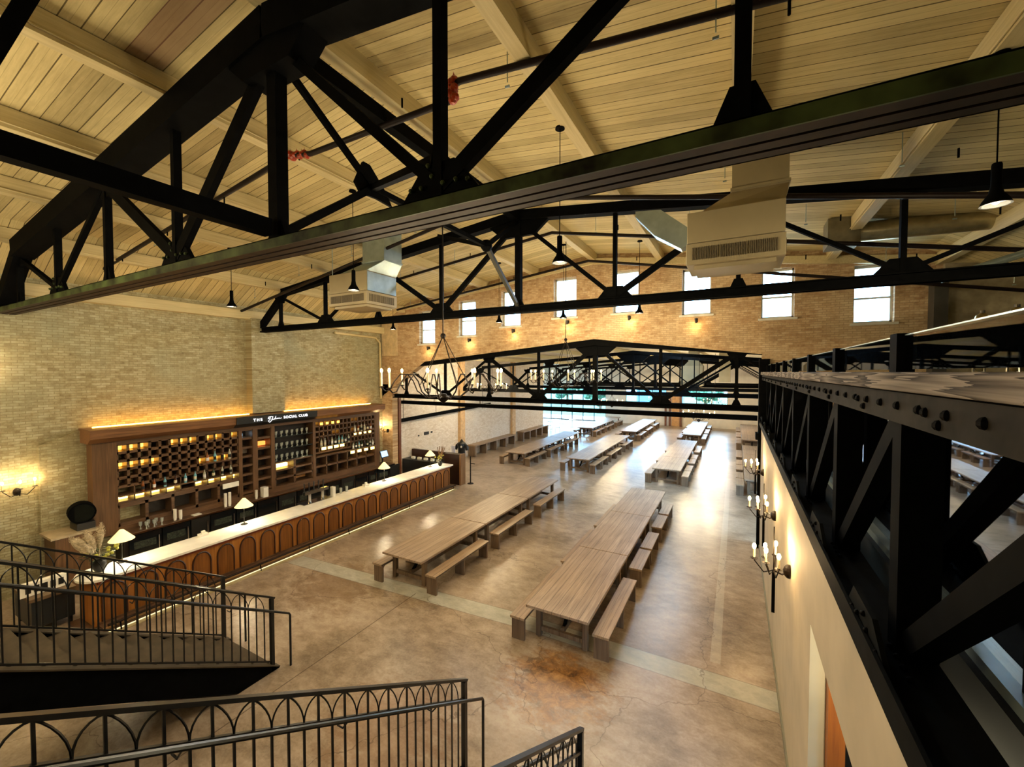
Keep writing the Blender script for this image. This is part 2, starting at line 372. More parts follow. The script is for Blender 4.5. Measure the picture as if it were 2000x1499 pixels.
# room behind the storefront glass and the platform above it
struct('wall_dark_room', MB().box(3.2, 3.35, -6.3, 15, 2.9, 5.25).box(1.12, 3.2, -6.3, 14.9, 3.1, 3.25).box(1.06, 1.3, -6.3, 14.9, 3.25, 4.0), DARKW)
struct('floor_platform', MB().box(1.1, 6.5, -6.3, 15, 5.25, 5.38), plain('grey_platform_floor', '#8c8b80', .35))
struct('wall_right_upper', MB().box(6.3, 6.5, -6.3, 15, 5.38, 8.8), GREYW)
struct('column_1', MB().box(.62, .9, 14.9, 15.2, 0, 5.9).box(.55, .97, 14.85, 15.25, 3.4, 3.6), STEEL)
struct('column_2', MB().box(4.45, 4.72, 14.6, 14.98, 5.38, 8.1), plain('dark_grey_post', '#3d3c38', .5))
struct('column_3', MB().box(-14.85, -14.69, 15.4, 15.56, 0, 4.25), plain('brown_steel_column', '#6b3d22', .4, .1))
# far hall
struct('wall_far_left', MB().box(-15.75, -15.4, 15.35, 34.5, 0, 6.6), BRF)
m = MB()
for y in (21.6, 28.5): m.box(-15.4, -15.2, y-.25, y+.25, 0, 6.4)
struct('wall_far_left_pilasters', m, plain('tan_pilaster', '#c9a678', .7))
FW = [(-23.0, -12.6, 0.02, 3.9), (-10.4, -6.3, 1.75, 3.9), (-4.8, -.7, 1.75, 3.9)]
m = MB(); bp = sorted(set([-24, 9] + [w[0] for w in FW] + [w[1] for w in FW]))
for a, b in zip(bp, bp[1:]):
    w = next((w for w in FW if w[0] <= a and w[1] >= b), None)
    if w is None: m.box(a, b, 45, 45.3, 0, 7.4)
    else: m.box(a, b, 45, 45.3, w[3], 7.4); m.box(a, b, 45, 45.3, -.1, w[2])
struct('wall_far', m, PLASTF)
struct('wall_far_return', MB().box(-24, -15.75, 34.2, 34.5, 0, 6.6), PLASTF)
struct('wall_far_right', MB().box(8.7, 9, 15.35, 45, 0, 7.4), PLASTF)
struct('wall_far_inner_right', MB().box(4.5, 4.7, 15.35, 45, 0, 5.2), PLASTF)
struct('ceiling_far_right', MB().box(.9, 9, 15, 15.35, 3.9, 5.2), PLASTF)
DK = plain('dark_mullion', '#25313a', .4)
for i, (a, b, c, d) in enumerate(FW):
    n = 8 if i == 0 else 3; w = MB()
    for k in range(n+1): x = a + (b-a)*k/n; w.box(x-.04, x+.04, 45.05, 45.15, c, d)
    for z in ((c+.04, c+.95, c+1.9, 3.0, d-.04) if i == 0 else (c+.04, 3.15, d-.04)): w.box(a, b, 45.05, 45.15, z-.04, z+.04)
    o = struct('window_%d' % (i+9), w, DK)
    MB().box(a+.04, b-.04, 45.09, 45.1, c+.04, d-.04).build('pane', PANE, o)
# side glazing wall of the far-left alcove
w = MB()
for k in range(7): y = 34.6 + 10.3*k/6; w.box(-23.7, -23.6, y-.04, y+.04, 0, 4.2)
for z in (.05, 1.1, 2.2, 3.2, 4.15): w.box(-23.7, -23.6, 34.6, 45, z-.04, z+.04)
o = struct('window_12', w, DK); MB().box(-23.66, -23.65, 34.6, 45, .05, 4.2).build('pane', PANE, o)
struct('wall_far_alcove', MB().box(-24, -23.7, 34.5, 45, 4.2, 6.6), PLASTF)
# outside
GRASS = plain('lawn_green', '#41604a', .9, 0, .2, .3, 2)
struct('ground', MB().box(-60, 40, 46, 110, -.4, -.05), GRASS)
struct('pavement', MB().box(-60, 40, 45.3, 50, -.3, -.02).box(-45, -24, 20, 45.3, -.3, -.02), plain('pale_pavement', '#b5b9b4', .8))

# ------------------------------------------------------------------ roof trusses
def truss(y, zc, zt, slope, label, name='roof_truss', x0=-15.3, x1=6.0, green=False, w=.22, lower=STEEL, simple=False, cap=.0, heavy=1.0):
    cx = -4.65; t = thing(name, (cx, y, zc-.1), label, 'roof truss', 'steel roof trusses')
    top = lambda x: zt - slope*abs(x - cx)
    h = .36 if green else .22*heavy
    # bottom chord: two angles back to back
    bc = MB()
    if simple: bc.box(x0, x1, y-w/2, y+w/2, zc-.1, zc+.1)
    else:
        for s in (-1, 1):
            bc.box(x0, x1, min(y+s*.02, y+s*w/2), max(y+s*.02, y+s*w/2), zc-.1, zc-.055)
            bc.box(x0, x1, min(y+s*.02, y+s*.045), max(y+s*.02, y+s*.045), zc-.1, zc+.09)
        bc.box(x0, x1, y-w/2, y+w/2, zc+.055, zc+.075)
    bc.build('bottom_chord', lower, t)
    if green:
        bpy.data.objects.remove(bpy.data.objects[[c.name for c in t.children if c.name.startswith('bottom_chord')][0]])
        MB().box(x0, x1, y-.17, y-.155, zc-.15, zc-.04).box(x0, x1, y-.17, y+.18, zc-.05, zc-.04).build('bottom_chord', lower, t)
        MB().box(x0, x1, y-.155, y-.06, zc-.15, zc-.135).box(x0, x1, y-.03, y+.06, zc-.15, zc-.135).box(x0, x1, y+.09, y+.18, zc-.15, zc-.135).box(x0, x1, y+.165, y+.18, zc-.15, zc-.04).box(x0, x1, y-.06, y+.09, zc-.12, zc-.1).build('chord_soffit', STEELB, t)
    L, Rr = cx-9.15, cx+9.15
    ws = .35 if green else w*1.05
    tc = MB(); tc.beam((L, y, top(L)), (cx, y, top(cx)), ws, h); tc.build('top_chord', STEEL, t)
    tc = MB(); tc.beam((cx, y, top(cx)), (min(Rr, 6.2), y, top(min(Rr, 6.2))), ws, h); tc.build('top_chord', STEEL, t)
    MB().beam((L+.05, y, top(L)-.02), (x0+.05, y, zc+.02), ws*.8, h*.8).build('end_post', STEEL, t)
    if Rr < x1: MB().beam((Rr-.05, y, top(Rr)-.02), (x1-.05, y, zc+.02), w*.9, h*.9).build('end_post', STEEL, t)
    st = 2.33
    def g(poly, parent=t): MB().prism(poly, 'y', y-.03, y+.03).build('gusset_plate', STEEL, parent)
    for k in range(-4, 5):
        x = cx + k*st
        if x > 6: continue
        ww = (.14 if k == 0 else .08)*heavy; dd = .05 if k else .07
        MB().box(x-ww/2, x+ww/2, y-dd, y+dd, zc-.04, top(x)).build('upright', STEEL, t)
        if k % 2: # bottom node gusset
            g([(x-.42, zc+.03), (x+.42, zc+.03), (x+.17, zc+.32), (x-.17, zc+.32)])
        else:
            zt_ = top(x)
            if k == 0: MB().prism([(x-1.0, zt_-.02), (x, zt_+.1), (x+1.0, zt_-.02), (x+.42, zt_-.5), (x-.42, zt_-.5)], 'y', y-(.14 if green else .05), y+(.14 if green else .05)).build('gusset_plate', STEEL, t)
            else:
                sg = slope*(1 if k < 0 else -1)
                g([(x-.34, zt_-.05-.34*sg), (x+.34, zt_-.05+.34*sg), (x+.16, zt_-.34), (x-.16, zt_-.34)])
            g([(x-.16, zc+.03), (x+.16, zc+.03), (x+.07, zc+.24), (x-.07, zc+.24)])
    for k in range(-4, 4):
        a, b = (k, k+1); xa, xb = cx+a*st, cx+b*st
        if xb > 6: continue
        ta, tb = a % 2 == 0, b % 2 == 0
        ww = (.12 if a in (-2,-1) else .09 if a == 0 else .12 if a == 1 else .07)*heavy
        if green and a in (-2,-1): ww = .17
        p = (xa, y, top(xa)-.12 if ta else zc+.1); q = (xb, y, top(xb)-.12 if tb else zc+.1)
        MB().beam(p, q, .08, ww, (0,0,1)).build('diagonal', STEEL, t)
    if green:
        rv = MB()
        for k in (-3, -1, 1):
            x = cx + k*st
            for dx, dz in ((-.3,.12),(-.18,.12),(-.06,.2),(.06,.12),(.2,.12),(.32,.1),(-.1,.3)): rv.ball((x+dx, y-.05, zc+dz), .022, n=8, m=5)
        rv.build('rivet_heads', STEELG, t)['kind'] = 'stuff'
    return t
truss(2.97, 7.02, 9.36, .13, 'large black riveted roof truss nearest the camera, greenish bottom chord', green=True, lower=STEELG, heavy=1.15)
truss(8.95, 7.02, 9.25, .11, 'second black roof truss, spanning the hall in front of the high windows')
truss(15.18, 4.35, 6.62, .085, 'black lower truss in the opening beneath the tan brick wall', w=.3, heavy=1.2)
for i, y in enumerate((21.7, 28.4, 35.1, 41.8)):
    truss(y, 4.4, 6.5, .08, ['black truss in far hall just behind the brick wall opening', 'black truss in far hall halfway to the far windows', 'black truss in far hall, third behind the brick wall', 'black truss in far hall closest to the green windows'][i], simple=True, w=.16, heavy=.75)
cx = -4.65
o = MB().beam((cx, 3.0, 9.28), (cx, 8.9, 9.2), .16, .2).build('ridge_strut', STEEL); tag(o, 'black ridge strut joining the peaks of the two nearest trusses', 'steel strut')
t = thing('sway_brace', (cx, 4.38, 7.0), 'black K-shaped sway bracing behind the nearest truss', 'steel brace')
G1 = (cx, 4.38, 8.15); G2 = (cx, 7.48, 8.15)
MB().beam((cx, 3.0, 9.1), G1, .07, .07).build('diagonal', STEEL, t)
MB().beam((cx, 3.0, 7.1), G1, .09, .09).build('diagonal', STEEL, t)
MB().beam(G1, (-2.4, 3.0, 7.4), .08, .08).build('diagonal', STEEL, t)
MB().beam(G1, G2, .08, .08).build('strut', STEEL, t)
MB().prism([(4.2,8.45),(4.32,8.45),(4.6,8.2),(4.75,8.0),(4.45,8.02),(4.15,8.0),(4.05,8.12)], 'x', cx-.02, cx+.02).build('gusset_plate', STEEL, t)
t = thing('sway_brace', (cx, 7.48, 7.0), 'black star-shaped sway bracing in front of the second truss', 'steel brace')
MB().beam((cx, 8.88, 9.1), G2, .08, .08).build('diagonal', STEEL, t)
MB().beam((cx, 8.88, 7.1), G2, .08, .08).build('diagonal', plain('dusty_steel', '#3b3b32', .5), t)
MB().beam((-6.98, 8.85, 9.1), G2, .09, .09).build('diagonal', STEEL, t)
MB().ball(G2, .13, n=8, m=5).build('joint', STEEL, t)
o = MB().beam((cx, -6.3, 7.12), (cx, 2.85, 7.12), .14, .18).build('longitudinal_strut', STEEL); tag(o, 'black strut running from the left edge to the nearest truss', 'steel strut')
o = MB().beam((cx, .69, 7.15), (cx, 1.5, 9.55), .1, .1, (0,1,0)).build('hanger_bar', STEEL); tag(o, 'black bar crossing the top left corner of the ceiling', 'steel brace')

# purlins
for i, k in enumerate(range(-4, 5)):
    x = cx + k*2.33; zt_ = zroof(x)
    t = thing('roof_beam', (x, 4.3, zt_-.32), 'cream painted timber roof beam, %s from the left brick wall' % ORD[i], 'roof beam', 'cream roof beams')
    MB().box(x-.1, x+.1, -6.3, 15, zt_-.3, zt_-.005).build('timber', CREAMW, t)
    if k in (-4, -3, -2, -1, 0, 1, 3):
        s = 1 if k >= 0 else -1
        MB().tube([(x-.115*s, -6, zt_-.08), (x-.115*s, 1.0, zt_-.08), (x-.115*s, 1.6, zt_-.24), (x-.115*s, 6, zt_-.26), (x-.115*s, 14.8, zt_-.26)], .012, 6).build('conduit', CREAMW, t)
for i, x in enumerate((-14, -11.7, -9.4, -7, -4.65, -2.3, 0, 2.3)):
    z = zroof2(x)
    tag(MB().box(x-.08, x+.08, 15.35, 45, z-.25, z-.005).build('roof_beam', CREAMW), 'pale roof beam of the far hall, %s from its left wall' % ORD[i], 'roof beam', 'far hall roof beams')

# sprinkler pipes following the roof slope
def pipe(y, xa, xb, off, label, wraps=(), r=.045, bend=True):
    t = thing('sprinkler_pipe', (cx, y, zroof(cx)-off), label, 'pipe', 'sprinkler pipes')
    zz = lambda x: zroof(x) - off
    if wraps:
        x1, x2 = wraps
        P = [(xa, y, 8.2), (-7.05, y, 9.24), (-6.9, y, 9.26), (-6.6, y, 9.2), (-6.3, y, 9.15), (-3.45, y, 9.14), (-3.38, y, 9.17), (-3.35, y, 9.32), (-3.28, y, 9.35), (xb, y, 8.25)]
    else: P = [(xa, y, zz(xa)), (cx, y, zz(cx)), (xb, y, zz(xb))]
    MB().tube(P, r, 10).build('pipe', PIPE, t, smooth=True)
    x = xa + .8
    while x < xb - .3:
        MB().tube([(x, y, zz(x)), (x, y, zroof(x)-.01)], .007, 5).tube([(x-.03, y, zz(x)-.05), (x+.03, y, zz(x)-.05)], .015, 5).build('hanger_rod', GALV, t)
        MB().tube([(x+.6, y, zz(x+.6)), (x+.6, y, zz(x+.6)+.13)], .014, 6).build('sprinkler_head', STEEL, t)
        x += 2.33
    for w in wraps:
        mb = MB(); rr = random.Random(int(w*10))
        vert = w == wraps[1]
        for k in range(9):
            u = k/8 - .5
            c = (-6.65+u*.5, y, 9.21+.03*math.sin(k*2.1)-.08*u) if not vert else (-3.37+.03*math.sin(k*1.7), y-.02, 9.25+u*.26)
            mb.ball(c, .05+.022*rr.random(), .9, 8, 5)
            mb.add([(c[0]-.03,c[1],c[2]+.02),(c[0]+.03,c[1]-.02,c[2]+.02),(c[0]+.02*rr.uniform(-2,2),c[1],c[2]+.11)], [(0,1,2)])
        mb.build('plastic_wrap', ORANGE, t)
    return t
pipe(4.6, -15.0, 6.2, .5, 'dark sprinkler pipe with orange plastic wraps behind the nearest truss', (-6.75, -3.35))
pipe(8.2, -15.0, 6.2, .45, 'dark sprinkler pipe crossing above the two hanging heater boxes')
pipe(11.0, -13.5, 6.2, .4, 'dark red sprinkler pipe midway between second truss and windows')
pipe(14.3, -13.7, 6.2, .42, 'dark red sprinkler pipe close above the high windows')

# ------------------------------------------------------------------ heater / air units
def hvac(x0, x1, y0, y1, z0, z1, label, duct, side):
    t = thing('air_handler', ((x0+x1)/2, (y0+y1)/2, z0), label, 'air handler', 'hanging air handlers')
    MB().box(x0, x1, y0, y1, z0+.34, z1).build('cabinet', BEIGEM, t, bevel=.012)
    if side: MB().box(x1+.002, x1+.014, y0+.02, y1-.02, z0+.34, z1-.03).build('side_panel', GALV, t)
    MB().box(x0-.01, x1+.01, y0-.01, y1+.01, z0, z0+.33).build('grille_frame', BEIGEM, t, bevel=.01)
    n = 3; wd = (x1-x0-.2)/n
    for k in range(n):
        a = x0 + .08 + k*(wd+.02); g = MB()
        for j in range(16): g.box(a+wd*j/16, a+wd*j/16+wd/26, y0-.022, y0-.008, z0+.07, z0+.26)
        g.build('louvre', BEIGED, t)
    g = MB()
    for j in range(18): yy = y0+.08+(y1-y0-.16)*j/18; g.box(x1+.01, x1+.022, yy, yy+.025, z0+.07, z0+.26)
    g.build('louvre', BEIGED, t)
    MB().box(x0+.1, x1-.1, y0+.1, y1-.1, z0-.06, z0).build('drip_tray', BEIGEM, t)
    # tapering neck and duct up to the roof
    a, b, c, d = duct; zz = zroof((a+b)/2)
    mb = MB(); zn = z1 + .32
    mb.add([(x0+.15,y0+.1,z1),(x1,y0+.02,z1),(x1,y1,z1),(x0+.15,y1,z1),(a,c,zn),(b,c,zn),(b,d,zn),(a,d,zn)],
           [(0,3,2,1),(4,5,6,7),(0,1,5,4),(1,2,6,5),(2,3,7,6),(3,0,4,7)])
    mb.build('duct_neck', GALV if side else BEIGEM, t)
    MB().box(a, b, c, d, zn, zz).box(a-.02, b+.02, c-.02, d+.02, zn+.02, zn+.06).build('duct', GALV if side else BEIGEM, t)
    for xx in (x0+.06,) if side else ():
        MB().tube([(xx, y0+.06, z1), (xx, y0+.06, zroof(xx))], .012, 6).build('hanger_rod', GALV, t)
    return t
hvac(-9.78, -8.36, 7.64, 8.7, 7.27, 8.12, 'beige hanging air handler box left of centre, bluish metal side', (-9.0, -8.2, 8.1, 8.75), True)
hvac(-.72, .6, 7.2, 8.1, 7.2, 8.02, 'beige hanging air handler box with slatted grilles, right of centre', (-.1, .66, 7.5, 8.1), False)
t = thing('duct_drop', (2.1, 12.3, 8.4), 'olive grey square duct drop meeting a round silver duct', 'duct')
MB().box(1.82, 2.42, 12, 12.6, 8.42, zroof(2.1)).build('duct', plain('olive_grey_sheet', '#77725c', .5, .3), t)
MB().tube([(2.42, 12.3, 8.72), (6.3, 12.3, 8.62)], .22, 20).build('round_duct', plain('dull_silver_duct', '#b3a987', .3, .8), t, smooth=True)
o = MB().tube([(3.0, 9.6, 7.05), (6.2, 9.6, 8.1)], .06, 12).tube([(4.2,9.6,7.44),(4.2,9.6,7.2)], .02, 6).build('round_pipe', GALV, smooth=True); tag(o, 'silver green pipe slanting up to the right edge above tanks', 'pipe')
o = MB().prism([(-1.35, 8.0), (-.9, 7.7), (-.78, 7.75), (-.78, 8.05), (-1.25, 8.45), (-1.7, 8.5), (-1.7, 8.4)], 'y', 8.0, 8.25).build('transition_duct', GALV); tag(o, 'bluish slanting metal duct left of the right-hand air handler', 'duct')
t = hvac(-3.2, -1.9, 29.4, 30.6, 4.6, 5.9, 'beige air handler hanging in the far hall near the green window', (-2.8, -2.2, 29.8, 30.3), False)
o = MB().box(-.9, -.3, 27.4, 27.9, 4.9, 6.86).build('duct_riser', BEIGEM); tag(o, 'narrow pale duct hanging right of the far air handler', 'duct')
o = MB().box(-15.3, -14.35, 14.9, 15, 6.28, 8.0).build('wall_panel', plain('cream_panel', '#c9b690', .6)); tag(o, 'blank cream rectangular panel at left end of tan brick wall', 'panel')
o = MB().tube([(-15.3, 12.2, 7.2), (-15.3, 14.5, 7.15), (-15.27, 14.75, 6.9), (-15.27, 14.8, 4.2)], .05, 8).build('corner_conduit', CREAMW, smooth=True); tag(o, 'cream pipe bending down the corner above the back bar', 'pipe')

# ------------------------------------------------------------------ pendants
def pendant(x, y, z=7.2):
    t = thing('pendant_lamp', (x, y, z), '', 'pendant lamp', 'black cone pendants under the roof')
    zt_ = zroof(x)-.3
    MB().lathe([(.0001, .03), (.07, .03), (.075, 0), (.0001, 0)], (x, y, zt_-.03), 14).build('canopy', STEEL, t)
    MB().tube([(x, y, zt_), (x, y, z+.4)], .007, 6).build('cord', STEEL, t)
    MB().lathe([(.0001,.42),(.035,.42),(.04,.4),(.04,.2),(.055,.12),(.1,.05),(.12,.0),(.1,.0),(.05,.1),(.03,.16)], (x, y, z), 18).build('lamp_shade', STEEL, t, smooth=True)
    MB().ball((x, y, z+.035), .03).build('bulb', BULBW, t)
    return t
pl = [(-2.45,6.1,'second from right in the near row'), (-7.05,6.1,'third from right in the near row'), (-11.6,6.1,'leftmost in the near row above the bar'), (2.3,6.1,'rightmost, near the right edge'),
      (-7.2,12.4,'in the far row left of the ridge'), (-4.85,12.4,'in the far row at the ridge'), (-2.5,12.4,'in the far row right of the ridge'), (-12.1,12.4,'in the far row beside the left air handler'), (5.3,9.6,'unseen one added to brighten the brewing tanks')]  # last pendant is out of view, added to lighten the tank platform
for x, y, s in pl:
    t = pendant(x, y); t['label'] = 'black cone pendant on long cord, ' + s
    point('pendant_light', (x, y, 7.15), (1,.8,.5), 55, t, .05)

# ------------------------------------------------------------------ chandeliers and sconces
IRON = plain('dark_bronze_iron', '#150e08', .5, 0, .15)
def candle(t, x, y, z, h=.24, e=6, r=.016, big=1.0):
    MB().lathe([(.0001,0),(.045,.012),(.05,.02),(.02,.02),(.02,.03),(.0001,.03)], (x, y, z-.01), 10).build('drip_dish', IRON, t)
    c = MB().tube([(x, y, z), (x, y, z+h)], r, 8).build('candle_tube', CANDLE, t)
    MB().ball((x, y, z+h+.035*big), .022*big, 1.7, 10, 6).build('bulb', BULB, c)
    if e: point('bulb_light', (x, y, z+h+.06), (1,.80,.50), e, t, .03)
def chandelier(c, label, R=1.08, e=10, ztop=None, zh=6.15, n=9, ph=15, drop=0):
    x, y, z = c; t = thing('chandelier', (x, y, z-.35), label, 'chandelier', 'candle chandeliers')
    MB().lathe([(.0001,-.09),(.03,-.06),(.09,-.01),(.11,.03),(.07,.07),(.05,.1),(.0001,.1)], (x, y, z-.25), 16).build('hub', IRON, t, smooth=True)
    MB().tube([(x, y, ztop), (x, y, zh)], .012, 6).build('stem', IRON, t)
    MB().ball((x, y, zh), .05).build('stem_ring', IRON, t)
    for k in range(n):
        a = math.radians(ph + 360*k/n); ca, sa = math.cos(a), math.sin(a)
        P = []
        for r_, zz in ((.12,-.2),(.3,-.22),(.45,-.1),(.52,.08),(.62,.2),(.74,.2),(.84,.08),(.93,-.08),(1.0,-.1),(1.06,-.04)):
            P.append((x+R/1.06*r_*ca, y+R/1.06*r_*sa, z+zz))
        MB().tube(P, .012, 6).build('arm', IRON, t, smooth=True)
        candle(t, x+R*ca, y+R*sa, z-.03, .26, e)
        if k % 2 == 0 or n < 7: MB().tube([(x, y, zh), (x+R*.45*ca, y+R*.45*sa, z+.02)], .008, 5).build('support_rod', IRON, t)
    return t
chandelier((cx, 6.0, 5.26), 'candle chandelier with curved arms hanging nearest the camera', ztop=9.5, e=22)
chandelier((cx, 12.1, 5.26), 'candle chandelier hanging in front of the lower truss opening', zh=6.5, ztop=9.5, e=22)
chandelier((-9.3, -1.2, 5.6), 'unseen candle chandelier added over the stairs as fill light', ztop=9.0, e=58)  # unseen chandelier, added as fill for the near ceiling
for i, (x, y, z) in enumerate(((-1.9, 26.5, 2.9), (-9.0, 34.0, 2.9), (-12.2, 20.2, 4.55), (-1.5, 37.5, 3.0), (-6.0, 38.5, 3.0))):
    chandelier((x, y, z), ['low lit chandelier in far hall above the tables at right', 'small lit chandelier deep in the far hall left of centre', 'lit chandelier in far hall close to left wall', 'distant lit chandelier in front of the green window', 'distant lit chandelier in front of the blue window'][i], R=.85, ztop=zroof2(x)-.02, zh=z+.7, n=6, e=60 if i == 0 else 60)
def sconce(x, y, z, nx, ny, label, n=4, e=8, tail=.6):
    t = thing('wall_sconce', (x, y, z-.3), label, 'wall sconce', 'candle wall sconces')
    tx, ty = -ny, nx
    MB().ball((x+nx*.02, y+ny*.02, z-.1), .07, 1.4).build('wall_plate', IRON, t)
    hx, hy = x+nx*.2, y+ny*.2
    MB().tube([(x, y, z-.1), (x+nx*.1, y+ny*.1, z-.16), (hx, hy, z-.12)], .012, 6).build('bracket', IRON, t)
    if tail: MB().box(hx-.02, hx+.02, hy-.02, hy+.02, z-.12-tail, z-.12).build('tail_bar', STEEL, t); MB().tube([(hx, hy, z-.15), (hx, hy, z+.5)], .008, 6).build('stem', IRON, t)
    offs = [(-.24, .06), (-.09, .2), (.1, .2), (.25, .06), (0, .34)][:n] if n > 3 else [(-.26, .1), (0, .2), (.26, .1)][:n]
    for a, b in offs:
        px, py = hx+tx*a+nx*(b-.1), hy+ty*a+ny*(b-.1)
        MB().tube([(hx, hy, z-.12), ((hx+px)/2, (hy+py)/2, z-.17), (px, py, z-.02)], .009, 6).build('arm', IRON, t)
        candle(t, px, py, z, .14, e/n, .014, 1.15)
    return t
sconce(.7, 6.85, 2.82, -1, 0, 'four-candle black sconce on cream right wall, nearest the camera', 5, 30)
sconce(.7, 9.3, 2.85, -1, 0, 'four-candle black sconce on cream right wall, middle of three', 5, 30)
sconce(.7, 13.2, 2.85, -1, 0, 'four-candle black sconce on cream right wall, farthest of three', 5, 30)
sconce(-15.4, 3.1, 2.68, 1, 0, 'three-candle sconce glowing on the left brick wall above stair rail', 3, 22, 0)
sconce(-15.4, 2.3, 5.4, 1, 0, 'upper sconce on left brick wall at picture edge', 3, 40, 0)
sconce(-15.02, 15, 2.72, 0, -1, 'two-candle sconce on brick pier right of the back bar', 2, 20, 0)

# ------------------------------------------------------------------ right-hand girder
t = thing('side_girder', (.82, 6, 3.9), 'long black riveted steel girder on top of the cream right wall', 'girder')
Y0, Y1 = -3.4, 14.9
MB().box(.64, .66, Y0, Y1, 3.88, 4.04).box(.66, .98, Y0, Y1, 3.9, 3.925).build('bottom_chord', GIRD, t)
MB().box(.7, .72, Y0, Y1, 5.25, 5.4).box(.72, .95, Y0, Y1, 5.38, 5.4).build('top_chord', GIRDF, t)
nodes = [3.08 + 1.62*k for k in range(-3, 8)]
for y in nodes:
    MB().box(.8, .98, y-.07, y+.07, 3.93, 5.36).build('upright', STEEL, t)
    MB().beam((.88, y-.1, 4.0), (.88, y-1.56, 5.27), .12, .12, (1,0,0)).build('diagonal', STEEL, t)
    MB().prism([(y-.45, 4.0), (y+.35, 4.0), (y+.2, 4.16), (y-.2, 4.16)], 'x', .665, .69).build('gusset_plate', GIRD, t)
rv = MB()
y = .8
k = 0
while y < 14.8:
    rv.ball((.70, y, 5.335), .022, n=8, m=5); 
    if k % 4 == 1: rv.ball((.70, y+.07, 5.29), .022, n=8, m=5); rv.ball((.70, y+.2, 5.33), .022, n=8, m=5)
    y += .27; k += 1
for yy in nodes:
    for dy, dz in ((-.3,4.03),(-.12,4.05),(-.05,4.11),(.08,4.05),(.2,4.03),(0,4.02)): rv.ball((.66, yy+dy, dz), .017, n=8, m=5)
    for k in range(5): rv.ball((.66, yy+.35+k*.24, 3.99), .014, n=8, m=5)
    for k in range(4): rv.ball((.80, yy-.3+k*.1, 3.93), .02, n=8, m=5)
o = rv.build('rivet_heads', RIVET, t); o['kind'] = 'stuff'
_t = NT('grey_weathered_cap_plank'); _p = _t.pos()
_n = _t.noise(_t.scl(_p, (1, .32, 16)), 1.7, 3, .5, .9); _k = _t.n('TexVoronoi', ins={'Scale': .75}); _t.put(_k.inputs['Vector'], _t.scl(_p, (1, 1, 3)))
_w = _t.math('FRACT', _t.math('ADD', _t.math('MULTIPLY', _n, 3), _t.math('MULTIPLY', _k.outputs['Distance'], 3)))
CAPW = _t.bsdf(_t.ramp(_w, [(.0, lin('#2b2622')), (.35, lin('#5b534b')), (.9, lin('#8a8178'))]), .7, 0, .05, bump=_w, bstr=.3, bdist=.002)
tag(MB().box(.66, 1.0, Y0, Y1, 5.41, 5.5).build('cap_plank', CAPW, bevel=.008), 'grey weathered wooden plank with knots capping the right girder', 'plank')
t = thing('glass_railing', (.85, 6, 5.5), 'glass railing with black posts standing on the grey plank', 'glass railing')
ps = [-.06, 1.56, 3.18, 4.85, 6.45, 8.1, 9.7, 11.3, 12.9, 14.5]
for y in ps: MB().box(.8, .88, y-.06, y+.06, 5.5, 5.72).build('post', STEEL, t)
for a, b in zip(ps, ps[1:]): MB().box(.835, .847, a+.07, b-.07, 5.515, 5.705).build('glass_panel', RAILG, t)
MB().box(.834, .848, ps[0], ps[-1], 5.705, 5.712).build('top_edge_strip', GALV, t)
t = thing('storefront_glazing', (1.18, 6, 4.0), 'tall dark reflective window glazing behind the black girder', 'glazing')
gy = [-3.4 + 1.52*k for k in range(0, 13)]
for y in gy: MB().box(1.15, 1.21, y-.02, y+.02, 4.0, 5.2).build('mullion', STEEL, t)
for a, b in zip(gy, gy[1:]): MB().box(1.17, 1.185, a+.02, b-.02, 4.06, 5.18).build('pane', DARKG, t)
MB().box(1.1, 1.24, gy[0], gy[-1], 4.0, 4.06).box(1.14, 1.22, gy[0], gy[-1], 5.18, 5.25).build('track', GALV, t)

# brewing tanks on the platform
TANK = plain('brushed_brass_tank', '#b5a06a', .25, .9, .5, .15, 4)
for i, (x, y, r, h) in enumerate(((4.6, 12.6, .13, 1.35), (4.95, 12.2, .13, 1.4), (5.3, 11.0, .5, 1.9), (5.0, 9.3, .5, 1.9), (5.5, 12.9, .3, 1.5))):
    t = thing('brewing_tank', (x, y, 5.38), ['slim pale column tank, leftmost behind the glass railing', 'slim pale column tank, second from left behind glass railing', 'wide brass coloured brewing tank at right picture edge, rear one', 'wide brass coloured brewing tank at right edge, nearest one', 'medium steel tank half hidden behind the brass tanks'][i], 'brewing tank', 'brewing tanks on the platform')
    MB().lathe([(.0001,.12),(r*.5,.14),(r,.3),(r,h-.15),(r*.8,h-.03),(r*.3,h+.03),(.0001,h+.04)], (x, y, 5.38), 24).build('vessel', TANK, t, smooth=True)
    for a in (45, 165, 285):
        MB().tube([(x+r*.8*math.cos(math.radians(a)), y+r*.8*math.sin(math.radians(a)), 5.38), (x+r*.8*math.cos(math.radians(a)), y+r*.8*math.sin(math.radians(a)), 5.72)], .02, 6).build('leg', CHROME, t)
    MB().tube([(x, y, 5.38+h), (x, y, 5.46+h)], r*.35, 12).build('lid', CHROME, t)

